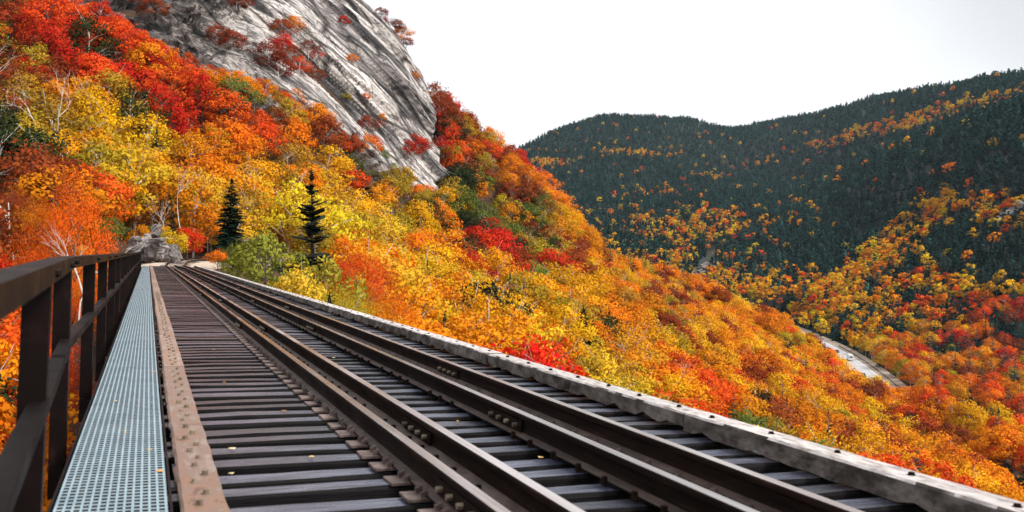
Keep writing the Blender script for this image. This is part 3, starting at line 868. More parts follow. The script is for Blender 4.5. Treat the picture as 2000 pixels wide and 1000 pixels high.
# the wall on the left is darker stone
att = ns.new('ShaderNodeAttribute'); att.attribute_name = 'darkstone'
dk = ns.new('ShaderNodeMix'); dk.data_type = 'RGBA'; dk.blend_type = 'MULTIPLY'; dk.inputs[7].default_value = (.30, .27, .255, 1)
ls.new(att.outputs['Fac'], dk.inputs[0]); ls.new(col, dk.inputs[6])
ls.new(dk.outputs[2], b_.inputs['Base Color'])
b_.inputs['Roughness'].default_value = .75
hm = ns.new('ShaderNodeMath'); hm.operation = 'ADD'; ls.new(n2.outputs['Fac'], hm.inputs[0]); ls.new(n4.outputs['Fac'], hm.inputs[1])
bump(ns, ls, hm.outputs[0], b_, .9, .8)
cme = grid_mesh('cliff', cx2, cy2, cz2, m, smooth=False)
dsa = cme.attributes.new('darkstone', 'FLOAT', 'POINT')
dsa.data.foreach_set('value', lower.ravel())
bm_ = bmesh.new(); bm_.from_mesh(cme)
dead = [f for f in bm_.faces if all(msk.ravel()[v.index] < .02 for v in f.verts)]
bmesh.ops.delete(bm_, geom=dead, context='FACES'); bm_.to_mesh(cme); bm_.free()
cl = link('cliff', cme)
tag(cl, 'pale streaked granite cliff rising above the autumn hillside', 'cliff', kind='structure')

# ------------------------------------------------------------------ boulders and small rock faces
def boulder_mesh(seed, n=16):
    r_ = random.Random(seed)
    bm = bmesh.new()
    for _ in range(n):
        p = Vector((r_.gauss(0, 1), r_.gauss(0, 1), r_.gauss(0, 1))).normalized()
        bm.verts.new((p.x * r_.uniform(.8, 1), p.y * r_.uniform(.8, 1), p.z * r_.uniform(.8, 1)))
    res = bmesh.ops.convex_hull(bm, input=list(bm.verts))
    loose = [v for v in bm.verts if not v.link_faces]
    bmesh.ops.delete(bm, geom=loose, context='VERTS')
    bmesh.ops.bevel(bm, geom=list(bm.edges), offset=.05, segments=1, affect='EDGES', clamp_overlap=True)
    me = bpy.data.meshes.new('boulder'); bm.to_mesh(me); bm.free()
    me.materials.append(M_BOULDER)
    return me
bmesh_ = [boulder_mesh(k) for k in range(7)]
def pix(u, v, d):
    """world point seen in column u, row v at distance d along the view"""
    x, y = cam2w((u - 1000) / F_PX * d, d)
    return Vector((float(x), float(y), (HORIZON - v) / F_PX * d))
def boulder(u, v, d, sx, sy, sz, k, label, group=None, rot=None):
    o = link('boulder', bmesh_[k % 7], None, pix(u, v, d), rot or (random.uniform(-.5, .5), random.uniform(-.5, .5), random.uniform(0, 6)), (sx, sy, sz))
    return tag(o, label, 'boulder', group)
boulder(307, 452, 90, .75, .7, 1.05, 0, 'tall pale grey boulder topping the rock pile at the bridge end', rot=(.1, .25, 0))
boulder(306, 470, 89.5, 1.05, .8, .36, 1, 'flat pale slab boulder under the tallest one at the bridge end', rot=(.1, -.1, .4))
rr_ = random.Random(77)
pile = [(262, 476), (274, 470), (286, 478), (297, 480), (310, 482), (320, 486), (268, 488), (280, 490), (292, 492), (303, 492), (315, 494), (326, 496), (335, 499), (258, 498), (272, 500), (285, 502), (298, 503), (309, 503), (321, 504), (331, 505), (342, 506), (288, 466), (318, 476), (300, 486), (276, 482)]
for k, (u, v) in enumerate(pile):
    sz = rr_.uniform(.42, .85)
    big = 'larger' if sz > .64 else 'smaller'
    boulder(u, v, 90.5 + (500 - v) * .07 + rr_.uniform(-.5, .5), sz * rr_.uniform(.8, 1.3), sz, sz * rr_.uniform(.7, 1.5), k + 2, '%s angular grey boulder in the rock pile at the bridge end, %s row' % (big, 'upper' if v < 484 else ('middle' if v < 498 else 'bottom')), 'boulders at the bridge end', rot=(rr_.uniform(-.8, .8), rr_.uniform(-.8, .8), rr_.uniform(0, 6)))
bk = MB(); secs = []
for k in range(9):
    u = 246 + 10 * k; q = pix(u, 512, 93.5); w_ = [(0, 0), (-.3, 1.2), (.5, 2.0 + .5 * math.sin(k * 1.7) - abs(k - 4) * .15), (3.5, 2.2 - abs(k - 4) * .15), (5, 0)]
    f_ = Vector((sa, ca, 0))
    secs.append([tuple(q + f_ * a + Vector((0, 0, h_ + .2 * math.sin(k * 2.3 + a)))) for a, h_ in w_])
bk.loft(secs); bko = bk.build('rock_ledge', M_BOULDER); recalc(bko.data)
tag(bko, 'fractured grey rock ledge behind the boulders at the bridge end', 'rock')
say_ = 'first second third fourth fifth sixth seventh eighth ninth tenth eleventh twelfth thirteenth fourteenth'.split()
for k in range(14):
    q = ROADP[int(70 + k * 2.2) % 140]; q2 = ROADP[int(70 + k * 2.2) % 140 + 1]
    d_ = (q2 - q) / np.linalg.norm(q2 - q)
    side = np.array([-d_[1], d_[0]])
    if w2cam(*(q + side))[0] < w2cam(*q)[0]: side = -side
    p_ = q + side * random.uniform(15.5, 19)
    o = link('boulder', bmesh_[k % 7], None, (p_[0], p_[1], ROAD_Z + random.uniform(0, 3.5)), (random.uniform(-.4, .4), random.uniform(-.4, .4), random.uniform(0, 6)), (random.uniform(2, 3.4), random.uniform(2, 3), random.uniform(2.2, 4.5)))
    tag(o, '%s grey rock in the cut face by the valley road, %s from its far end' % (['upright', 'leaning', 'squat'][k % 3], say_[k]), 'rock', 'rocks by the valley road')
for k in range(6):
    u_ = 1962 + random.uniform(-18, 26); x_, y_ = cam2w((u_ - 1000) / F_PX * 660, 660)
    o = link('boulder', bmesh_[k % 7], None, (float(x_), float(y_), float(height(x_, y_)[0]) + 4), (random.uniform(-.5, .5), random.uniform(-.5, .5), random.uniform(0, 6)), (6, 6, 4.5))
    tag(o, 'grey rock patch on the right valley side among dark spruces', 'rock', 'rocks on the right valley side')
# bare stream bed slabs
for k in range(72):
    t_ = k / 71
    d_ = 1010 - 110 * t_ + random.uniform(-6, 6); u_ = 1397 - 45 * t_ + random.uniform(-12, 12) * (.5 + t_)
    x_, y_ = cam2w((u_ - 1000) / F_PX * d_, d_)
    a_ = random.uniform(3.5, 7.5)
    o = link('boulder', bmesh_[k % 7], None, (float(x_), float(y_), float(height(x_, y_)[0]) + random.uniform(.5, 2.5)), (random.uniform(-.25, .25) + .2, random.uniform(-.25, .25), random.uniform(0, 6)), (a_, a_ * .8, a_ * .4))
    tag(o, '%s slab in the %s of the bare rocky stream bed across the valley' % (['flat pale', 'tilted pale', 'small grey', 'broad grey'][k % 4], 'top' if t_ < .33 else ('middle' if t_ < .66 else 'foot')), 'rock', 'stream bed slabs')
STREAM = np.array([(1386, 480), (1410, 478), (1392, 512), (1370, 545), (1342, 545), (1364, 508)], float)

# ------------------------------------------------------------------ tree shapes
def leaf_cloud(me_name, centers, radii, per, size, seed, material, flat=0.35, tri=False):
    g = np.random.default_rng(seed)
    P, NRM, LV, SN = [], [], [], []
    mid_ = np.mean(centers, 0) - np.array([0, 0, 1.0])
    for c, r in zip(centers, radii):
        n = max(3, int(per * g.uniform(.75, 1.25)))
        d = g.normal(size=(n, 3)); d /= np.linalg.norm(d, axis=1)[:, None]
        rad = r * g.uniform(.35, 1.0, n) ** .6
        p = c + d * rad[:, None] * np.array([1.15, 1.15, .72])
        co_ = c - mid_; co_ = co_ / (np.linalg.norm(co_) + 1e-6)
        sn = d * .85 + co_ * .75 + g.normal(size=(n, 3)) * .12 + np.array([0, 0, flat])
        sn /= np.linalg.norm(sn, axis=1)[:, None]
        nn = sn * .8 + g.normal(size=(n, 3)) * .55
        nn /= np.linalg.norm(nn, axis=1)[:, None]
        nn *= np.where((nn * sn).sum(1) < 0, -1, 1)[:, None]
        P.append(p); NRM.append(nn); SN.append(sn)
        lv = np.stack([np.clip(g.normal(g.uniform(.25, .75), .16, n), 0, 1), np.clip(g.normal(g.uniform(.3, .75), .22, n), 0, 1), np.zeros(n), np.ones(n)], 1)
        LV.append(lv)
    P = np.concatenate(P); N = np.concatenate(NRM); LV = np.concatenate(LV)
    n = len(P)
    a = np.cross(N, g.normal(size=(n, 3))); a /= np.linalg.norm(a, axis=1)[:, None]
    b = np.cross(N, a)                              # a, b, N right handed: faces look outward
    s = size * g.uniform(.6, 1.3, n)[:, None]
    if tri:
        V = np.stack([P + a * s, P - a * s * .6 + b * s * .8, P - a * s * .6 - b * s * .8], 1)
        k = 3
    else:
        V = np.stack([P + a * s, P + b * s * .62, P - a * s * .9, P - b * s * .62], 1)
        k = 4
    co = V.reshape(-1, 3)
    me = bpy.data.meshes.new(me_name)
    me.vertices.add(len(co)); me.vertices.foreach_set('co', co.ravel())
    me.loops.add(n * k); me.loops.foreach_set('vertex_index', np.arange(n * k))
    me.polygons.add(n); me.polygons.foreach_set('loop_start', np.arange(0, n * k, k)); me.polygons.foreach_set('loop_total', np.full(n, k))
    at = me.attributes.new('lv', 'FLOAT_COLOR', 'POINT'); at.data.foreach_set('color', np.repeat(LV, k, 0).ravel())
    me.materials.append(material)
    me.update(); me.validate()
    me.normals_split_custom_set_from_vertices(np.repeat(np.concatenate(SN), k, 0).tolist())
    return me

def broadleaf(seed, H, ncl, per, size, trunk_mat, nlimb=7, tri=False, shape=(.40, .36), lean=0.0, base=.60):
    """returns (trunk mesh, crown mesh), built for a tree of height H"""
    g = np.random.default_rng(seed)
    cen, rad = [], []
    rx, rz = H * shape[0], H * shape[1]
    for i in range(ncl):
        while True:
            p = g.normal(size=3); p /= np.linalg.norm(p)
            if p[2] > -.75: break
        q = p * g.uniform(.45, 1.0) ** .5
        lump = 1 + .35 * math.sin(3.1 * math.atan2(p[1], p[0]) + seed) * (1 - abs(p[2]))
        taper = 1 - .38 * max(0, q[2]) 
        cen.append(np.array([q[0] * rx * lump * taper + lean * H * .1, q[1] * rx * lump * taper, H * base + q[2] * rz]))
        rad.append(H * g.uniform(.075, .15))
    b = MB()
    top = H * (base + .12)
    bend = [g.normal() * H * .015 for _ in range(8)]
    tp = [Vector((bend[0] * k / 6 + lean * H * .1 * k / 6, bend[1] * (k / 6) ** 2, -.06 * H + (top + .06 * H) * k / 6)) for k in range(7)]
    b.tube(tp, [H * .017 * (1 - .12 * k) for k in range(7)], 6)
    order = g.permutation(len(cen))[:nlimb]
    for j in order:
        c = Vector(cen[j])
        z0 = max(.22 * H, min(top * .92, c.z - H * g.uniform(.12, .28)))
        f = (z0 + .06 * H) / (top + .06 * H) * 6; i0 = min(5, int(f)); st = tp[i0].lerp(tp[i0 + 1], f - i0)
        mid = st.lerp(c, .5) + Vector((0, 0, H * .025))
        b.tube([st, mid, c], [H * .0085, H * .0055, H * .002], 5, cap=False)
        for _ in range(2):
            e = c + Vector(g.normal(size=3)) * H * .09
            b.tube([mid, mid.lerp(e, .6), e], [H * .004, H * .0025, H * .001], 4, cap=False)
    tm = b.mesh('trunk', trunk_mat, smooth=True)
    cm = leaf_cloud('crown', cen, rad, per, size, seed + 1, M_LEAF, tri=tri)
    return tm, cm

def lumpy_spruce(seed, H, spread):
    g = np.random.default_rng(seed)
    cen, rad = [], []
    lv_ = 6
    for k in range(lv_):
        t = k / lv_
        n = max(1, 4 - k // 2)
        for j in range(n):
            a = g.uniform(0, 6.28); r = spread * H * (1 - t) * .55 * (0 if n == 1 else 1)
            cen.append(np.array([math.cos(a) * r, math.sin(a) * r, H * (.16 + .80 * t + g.uniform(-.03, .03))])); rad.append(H * spread * (1 - t * .82) * g.uniform(.42, .62))
    cm = leaf_cloud('crown', cen, rad, 9, .085 * H, seed, M_NEEDLE, flat=.5)
    b = MB(); b.tube([(0, 0, -.06 * H), (0, 0, H * .6)], [H * .016, H * .004], 5)
    return b.mesh('trunk', M_BARK), cm

def spruce(seed, H, whorls, nbr, spread, droop=.25, fine=True, gap=0.0, needle=M_NEEDLE, low=.08, wq=.26):
    g = np.random.default_rng(seed)
    V, F_, LV = [], [], []
    def quad(p0, d, w, l, up, val):
        d = d / np.linalg.norm(d); s = np.cross(d, up); s /= (np.linalg.norm(s) + 1e-9)
        n = len(V)
        V.extend([p0 - s * w * .35, p0 + s * w * .35, p0 + d * l * .55 + s * w, p0 + d * l, p0 + d * l * .55 - s * w])
        F_.append((n, n + 1, n + 2, n + 3, n + 4))
        LV.extend([(g.uniform(.2, .8), val, 0, 1)] * 5)
    for k in range(whorls):
        t = (k + g.uniform(-.3, .3)) / whorls
        t = min(max(t, 0), .985)
        z = H * (low + (1 - low) * t)
        ln = spread * H * (1 - t) ** .85 * g.uniform(.75, 1.15) + .012 * H
        if gap and g.random() < gap: ln *= .4
        a0 = g.uniform(0, 6.28)
        for j in range(nbr):
            a = a0 + 6.283 * j / nbr + g.uniform(-.3, .3)
            l = ln * g.uniform(.45, 1.2)
            d = np.array([math.cos(a), math.sin(a), -droop + .5 * t + g.uniform(-.12, .12)])
            p = np.array([0, 0, z + g.uniform(-1.2, 1.2) * H / whorls])
            val = g.uniform(.15, .9)
            quad(p, d, l * wq, l, np.array([0, 0, 1.0]), val)
            if fine:
                for q in (.35, .6, .85):
                    for sg in (-1, 1):
                        dd = np.array([math.cos(a + sg * .8), math.sin(a + sg * .8), -droop * 1.2 + g.uniform(-.25, .15)])
                        quad(p + d / np.linalg.norm(d) * l * q, dd, l * wq * .45, l * .42 * (1.15 - q * .6), np.array([0, 0, 1.0]), min(1, val + g.uniform(-.2, .2)))
            else:
                quad(p + d * l * .2, d * np.array([1, 1, 1.9]), l * .16, l * .75, np.array([math.sin(a), -math.cos(a), .4]), val)
    n = len(V)
    V.extend([np.array([-.02 * H, 0, H * .93]), np.array([.02 * H, 0, H * .93]), np.array([0, 0, H * 1.01])]); F_.append((n, n + 1, n + 2)); LV.extend([(.5, .5, 0, 1)] * 3)
    me = bpy.data.meshes.new('crown')
    me.from_pydata([tuple(v) for v in V], [], F_)
    at = me.attributes.new('lv', 'FLOAT_COLOR', 'POINT'); at.data.foreach_set('color', np.array(LV, float).ravel())
    me.materials.append(needle); me.update()
    b = MB(); b.tube([(0, 0, -.06 * H), (0, 0, H * .5), (0, 0, H * .96)], [H * .017, H * .011, H * .002], 6)
    return b.mesh('trunk', M_BARK, smooth=True), me

HN = 10.0
T_NEAR = [broadleaf(200 + k, HN, 105, 300, .052, [M_BARK, M_BIRCH][k % 2], 12) for k in range(4)]
T_MID = [broadleaf(300 + k, HN, 46, 62, .20, [M_BARK, M_BIRCH][k % 2], 8, shape=(.36 + .05 * (k % 3), .34 + .03 * (k % 2))) for k in range(8)]
T_FAR = [broadleaf(400 + k, HN, 18, 13, .62, M_BARK, 2, shape=(.38, .36)) for k in range(6)]
S_NEAR = [spruce(500 + k, HN, 30, 7, .22, .3) for k in range(2)]
S_MID = [spruce(520 + k, HN, 19, 6, [.23, .27, .20][k], .25, True) for k in range(3)]
S_FAR = [lumpy_spruce(540 + k, HN, [.20, .25, .22, .29, .18][k]) for k in range(5)]

# ------------------------------------------------------------------ where the trees stand and what colour they have
PAL = {'red': (.62, .035, .010), 'scarlet': (.78, .10, .012), 'orange': (.78, .235, .008), 'gold': (.78, .365, .010), 'yellow': (.74, .47, .024), 'olive': (.42, .27, .020),
       'green': (.13, .16, .028), 'brown': (.30, .055, .014), 'pink': (.60, .26, .12), 'dark': (.035, .045, .014)}
ZONES = [  # column, row, radius, colours
 (20, 60, 60, 'brown olive'), (100, 50, 70, 'scarlet red'), (200, 90, 80, 'red scarlet scarlet'), (300, 140, 80, 'red scarlet scarlet orange'), (350, 200, 70, 'red red scarlet'), (300, 100, 40, 'scarlet orange'),
 (430, 240, 60, 'scarlet gold orange'), (455, 180, 50, 'orange scarlet'), (60, 190, 60, 'olive brown olive'), (30, 320, 60, 'brown dark dark brown'), (20, 420, 60, 'brown dark scarlet dark'), (130, 230, 70, 'gold olive'),  # extra dark crowns at far left stand in for shaded gaps between trees
 (230, 240, 80, 'gold gold olive yellow'), (200, 310, 60, 'gold olive gold'), (330, 330, 80, 'gold orange yellow'), (120, 390, 60, 'scarlet orange'), (50, 470, 60, 'orange scarlet brown'), (245, 440, 40, 'brown green red'),
 (400, 300, 70, 'gold orange'), (500, 240, 60, 'orange scarlet brown'), (480, 370, 60, 'gold yellow'), (545, 330, 50, 'orange olive'), (560, 250, 50, 'orange scarlet olive'), (650, 250, 60, 'orange scarlet brown'),
 (620, 310, 40, 'green orange olive'), (690, 380, 70, 'yellow yellow gold'), (640, 350, 50, 'yellow gold'), (760, 430, 70, 'gold yellow olive'), (690, 310, 40, 'olive green scarlet'), (780, 350, 50, 'olive orange green'),
 (850, 430, 60, 'gold olive orange'), (905, 395, 50, 'olive green dark'), (960, 380, 50, 'olive brown orange'), (1010, 420, 50, 'olive orange green'), (1060, 450, 50, 'olive dark brown'), (1100, 420, 50, 'gold orange'),
 (1140, 460, 40, 'orange gold brown'), (900, 250, 60, 'brown red brown scarlet olive'), (950, 310, 50, 'brown scarlet orange olive'), (1010, 345, 40, 'orange red'), (960, 475, 60, 'brown red dark'), (1150, 495, 40, 'red brown orange'),
 (340, 430, 50, 'gold yellow orange'), (380, 470, 40, 'brown red orange'), (440, 500, 40, 'orange scarlet yellow'), (510, 480, 45, 'green olive yellow'), (560, 530, 45, 'yellow gold'), (640, 530, 50, 'green yellow olive'), (700, 490, 40, 'scarlet red orange'),
 (770, 530, 60, 'gold yellow'), (850, 570, 80, 'gold gold yellow orange'), (960, 560, 80, 'gold yellow gold orange'), (1000, 620, 60, 'gold yellow'), (900, 640, 60, 'orange gold'), (1025, 675, 32, 'red red scarlet'), (1100, 600, 60, 'gold orange gold'),
 (1185, 700, 55, 'yellow yellow olive'), (1200, 560, 60, 'gold orange olive'), (1300, 590, 60, 'orange gold brown'), (1250, 650, 60, 'orange gold gold pink'), (1310, 720, 50, 'orange gold scarlet'), (1400, 780, 36, 'red scarlet orange'),
 (1360, 650, 60, 'orange brown gold'), (1460, 660, 60, 'orange gold'), (1480, 760, 60, 'orange gold brown'), (1560, 730, 60, 'orange gold gold scarlet'), (1600, 810, 60, 'brown orange gold orange'), (1700, 830, 60, 'brown orange gold scarlet'),
 (1760, 870, 60, 'orange gold scarlet'), (1850, 890, 60, 'gold orange brown'), (1950, 930, 70, 'orange scarlet gold'), (60, 700, 150, 'scarlet orange red'), (140, 560, 60, 'gold orange'), (20, 560, 60, 'orange scarlet olive'), (110, 900, 120, 'scarlet orange')]
ZA = np.array([(z[0], z[1], z[2]) for z in ZONES], float)
ZC = [z[3].split() for z in ZONES]
def near_colour(u, v, r_):
    d = ((ZA[:, 0] - u - r_.gauss(0, 14)) ** 2 + (ZA[:, 1] - v - r_.gauss(0, 12)) ** 2) / ZA[:, 2] ** 2
    return r_.choice(ZC[int(d.argmin())])
def bump2(u, v, cu0, cv0, ru, rv, slope=0.0):
    dv = v - cv0 - slope * (u - cu0)
    return np.exp(-((u - cu0) / ru) ** 2 - (dv / rv) ** 2)
def conifer_share(u, v, n):
    p = 1 - .80 * sstep(440, 590, v + 60 * (n - .5))
    p = np.where(v < 440, .90 - .06 * sstep(300, 380, v), p)
    p = p - .62 * bump2(u, v, 1760, 238, 300, 13, -.27) - .5 * bump2(u, v, 1240, 297, 70, 7, .05) - .45 * bump2(u, v, 1075, 318, 40, 8) - .3 * bump2(u, v, 1300, 288, 25, 8)
    p = p - .8 * bump2(u, v, 1830, 400, 45, 30, -.4) - .8 * bump2(u, v, 1720, 490, 100, 32, -.65) - .6 * bump2(u, v, 1960, 420, 50, 35) - .45 * bump2(u, v, 1350, 455, 190, 38)
    p = p + .55 * bump2(u, v, 1945, 530, 45, 60) + .25 * bump2(u, v, 1560, 520, 120, 40, .1) + .5 * bump2(u, v, 1900, 800, 60, 50) + .25 * bump2(u, v, 1800, 620, 60, 40) + .15
    return np.clip(p + (n - .5) * 1.0 * (p < .93), .13, .985)

rt = random.Random(5)
cand = []
def scatter(d0, d1, u0, u1, sp):
    """jittered grid of ground points in a sector"""
    X0, X1 = (u0 - 1000) / F_PX * d1, (u1 - 1000) / F_PX * d1
    gx = np.arange(X0, X1, sp); gy = np.arange(d0, d1, sp)
    X, Y = np.meshgrid(gx, gy)
    X = (X + rng.uniform(-.45, .45, X.shape) * sp).ravel(); Y = (Y + rng.uniform(-.45, .45, Y.shape) * sp).ravel()
    u = 1000 + F_PX * X / Y
    k = (u > u0) & (u < u1) & (Y >= d0) & (Y < d1)
    return cam2w(X[k], Y[k])
pts = [scatter(14, 75, -260, 2200, 3.5), scatter(75, 190, -160, 2150, 5.3), scatter(190, 460, -120, 2150, 6.3), scatter(460, 900, 950, 2120, 6.2), scatter(900, 2600, 930, 2100, 7.0)]
NB_ = sum(len(p[0]) for p in pts)
pts.append(scatter(150, 345, 150, 1000, 3.3))
TX = np.concatenate([p[0] for p in pts]); TY = np.concatenate([p[1] for p in pts])
TZ = height(TX, TY)
TD_, TS_ = track_dist(TX, TY)
RD_ = road_dist(TX, TY)
TU, TV = uv_of(TX, TY, TZ + 6)
_, dep = w2cam(TX, TY)
ok = ~((TD_ < 8.5) & (TS_ < 81)) & ~((TD_ < 4.6) & (TS_ >= 78) & (TS_ < 150)) & (RD_ > 12.5)
ok &= ~((dep < 345) & (dep > 140) & (poly_sdf(TU, HORIZON - F_PX * (TZ + 4.0) / dep, CLIFF) + (fbm(TU / 30, TV / 30, 4, 5) - .5) * 40 > 0))
ok &= ~((dep < 93) & (dep > 40) & (TU > 225) & (TU < 350) & (TS_ > 40))
ok &= ~((dep > 850) & (dep < 1100) & (poly_sdf(TU, TV, STREAM) > 0))
hmax = np.full(len(TX), 99.0)
for hh in (14.5, 12, 10, 8, 6.5, 5, 4):
    hide = (dep < 345) & (dep > 140) & (poly_sdf(TU, HORIZON - F_PX * (TZ + hh) / dep, CLIFF) + (fbm(TU / 30, TV / 30, 4, 5) - .5) * 40 > 0)
    hmax = np.where(hide, np.minimum(hmax, hh * .9), hmax)
ok[NB_:] &= (hmax[NB_:] < 9) | ((TU[NB_:] > 820) & (poly_sdf(TU[NB_:], TV[NB_:], CLIFF) > -60))
noi = fbm(TX / 34, TY / 34, 3, 71); noi2 = fbm(TX / 130, TY / 130, 3, 77)
pc = conifer_share(TU, TV, .35 * noi + .65 * noi2)
idx = np.where(ok)[0]
idx = idx[np.argsort(dep[idx])]
hor = np.full(300, -9.0)                             # highest line of sight so far per picture column (10 px bins)
trees = []
for i in idx:
    d = dep[i]; u = TU[i]
    farside = d > 455 or (u > 1400 and d > 400) or (u > 1650 and d > 330) or (u > 1850 and d > 285)
    if farside:
        con = rt.random() < pc[i]
        h = rt.choice([rt.uniform(7, 12), rt.uniform(10, 17)]) if con else rt.uniform(8.5, 13.5)
        if d > 1300: h *= .95
    else:
        con = rt.random() < (.045 if not (880 < u < 1090 and 360 < TV[i] < 470) else .10)
        h = rt.uniform(8.5, 14.5) if not con else rt.uniform(9, 16)
        if d < 75: h = rt.uniform(8, 11)
        if TS_[i] > 70 and TD_[i] < 14 and d < 130: h = rt.uniform(3, 5.5)      # shrubs along the line
        if 260 < u < 620 and 55 < d < 112: h = min(h, rt.uniform(3.5, 6)); con = False
    h = min(h, max(3.2, hmax[i]))
    top = (TZ[i] + h) / d
    vt = HORIZON - F_PX * top
    if vt > (1040 if u < 300 else 1500): continue
    under = u > 300 and d < 85 and vt > 520 + (u - 385) * .283 + 25             # hidden by the bridge deck
    hw = .33 * h * F_PX / d
    b0, b1 = int((u - hw + 400) // 10), int((u + hw + 400) // 10)
    b0, b1 = max(0, min(299, b0)), max(0, min(299, b1))
    seg = hor[b0:b1 + 1]
    if top < seg.min() - .0006: continue
    hor[b0:b1 + 1] = np.maximum(seg, (TZ[i] + .62 * h) / d)
    if con:
        c = 'spruce'
    elif farside:
        c = rt.choice(['gold', 'gold', 'orange', 'yellow', 'gold', 'yellow', 'scarlet', 'olive', 'orange'] )
        if u > 1750 and vt > 560: c = rt.choice(['orange', 'scarlet', 'gold', 'olive', 'brown', 'orange', 'red'])
    else:
        c = near_colour(u, vt + hw * .7, rt)
        if rt.random() < .07: c = rt.choice(['olive', 'green', 'dark', 'brown'])
    trees.append([i, d, u, vt, h, c, farside, under])

def tree_rgb(c, farside, r_):
    if c == 'spruce':
        k = r_.uniform(.5, 1.5)
        if farside: k = r_.uniform(.45, 2.1)
        if farside: return (.015 * k, .042 * k, .036 * k)
        return (.014 * k, .034 * k, .022 * k)
    b = PAL[c]
    k = r_.uniform(.74, 1.1)
    j = r_.uniform(-.14, .14)
    return (min(.85, b[0] * k), max(.006, b[1] * k * (1 + j * 1.6)), max(.004, b[2] * k))

KIND = {'red': 'maple_tree', 'scarlet': 'maple_tree', 'orange': 'maple_tree', 'brown': 'maple_tree', 'gold': 'birch_tree', 'yellow': 'birch_tree', 'olive': 'birch_tree', 'green': 'birch_tree', 'pink': 'birch_tree', 'dark': 'birch_tree', 'spruce': 'spruce_tree'}
WORD = {'red': 'deep red', 'scarlet': 'scarlet', 'orange': 'orange', 'brown': 'rusty red', 'gold': 'golden', 'yellow': 'yellow', 'olive': 'olive green', 'green': 'green', 'pink': 'thin pinkish', 'dark': 'dark green', 'spruce': 'dark green'}
NOUN = {'maple_tree': 'maple tree', 'birch_tree': 'birch tree', 'spruce_tree': 'spruce tree', 'shrub': 'shrub'}
def place(u, d, vt, farside, s):
    if farside: return 'on the far valley side'
    if u < 290 and d < 85: return 'beside the dark handrail'
    if 290 <= u < 700 and d < 115: return 'by the line at the bridge end'
    if u < 320: return 'on the slope above the handrail'
    if vt < 495 and u < 640: return 'on the hillside under the grey cliff'
    if vt < 500 and u < 870: return 'below the tip of the pale cliff'
    if vt < 505: return 'on the spur right of the cliff'
    if u < 1150: return 'on the slope beyond the pale kerb'
    if u < 1500: return 'amid the slope above the valley'
    return 'between kerb and valley road'
def add_tree(x, y, z, h, c, rgb, tm, cm, name, label, cat, group, rz, wide=1.0):
    root = empty(name, (x, y, z))
    root.rotation_euler = (rt.uniform(-.04, .04), rt.uniform(-.04, .04), rz)
    k = h / HN
    root.scale = (k * wide, k * wide, k)
    tag(root, label, cat, group)
    link('trunk', tm, root)
    o = link('crown', cm, root)
    o['tcol'] = [rgb[0], rgb[1], rgb[2], 1.0]
    return root

_ONES = 'zero one two three four five six seven eight nine ten eleven twelve thirteen fourteen fifteen sixteen seventeen eighteen nineteen'.split()
_TENS = 'x x twenty thirty forty fifty sixty seventy eighty ninety'.split()
def say(n):
    n = int(round(max(0, min(99, n))))
    return _ONES[n] if n < 20 else _TENS[n // 10] + ('-' + _ONES[n % 10] if n % 10 else '')
USED = set()
MAXK = 290
count = {}
rest_pts = {'broad_mid': [], 'broad_far': [], 'con_mid': [], 'con_far': []}
trees.sort(key=lambda t: -t[4] / t[1])
for i, d, u, vt, h, c, fs, under in trees:
    kind = KIND[c]
    if h < 6 and c != 'spruce': kind = 'shrub'
    rgb = tree_rgb(c, fs, rt)
    inframe = -30 < u < 2030 and vt < 1000 and not under
    if count.get(kind, 0) < MAXK and inframe:
        count[kind] = count.get(kind, 0) + 1
        pool = (S_NEAR if d < 120 else S_MID) if c == 'spruce' else (T_NEAR if d < 95 else T_MID)
        if c != 'spruce':
            pool = [p for k, p in enumerate(pool) if (k % 2 == 1) == (kind == 'birch_tree')]
        tm, cm = rt.choice(pool)
        pl = place(u, d, vt, fs, TS_[i])
        grp = 'the %s %s %s' % (WORD[c], NOUN[kind] + 's', pl)
        vc = vt + .35 * h * F_PX / d
        for du, dv in ((0, 0), (0, 1), (1, 0), (0, -1), (-1, 0), (1, 1), (-1, -1), (1, -1), (-1, 1), (0, 2), (2, 0), (0, -2), (-2, 0)):
            lab = '%s %s %s, %s percent across, %s down' % (WORD[c], NOUN[kind], pl, say(u / 20 + du), say(min(vc, 999) / 10 + dv))
            if lab not in USED: break
        USED.add(lab)
        add_tree(TX[i], TY[i], TZ[i], h, c, rgb, tm, cm, kind, lab, 'shrub' if kind == 'shrub' else 'tree', grp, rt.uniform(0, 6.28), rt.uniform(.9, 1.15))
    else:
        key = ('con_' if c == 'spruce' else 'broad_') + ('mid' if d < (330 if c == 'spruce' else 520) else 'far')
        rest_pts[key].append((TX[i], TY[i], TZ[i], h / HN, rt.uniform(0, 6.28), rgb))
print('trees', count, {k: len(v) for k, v in rest_pts.items()})

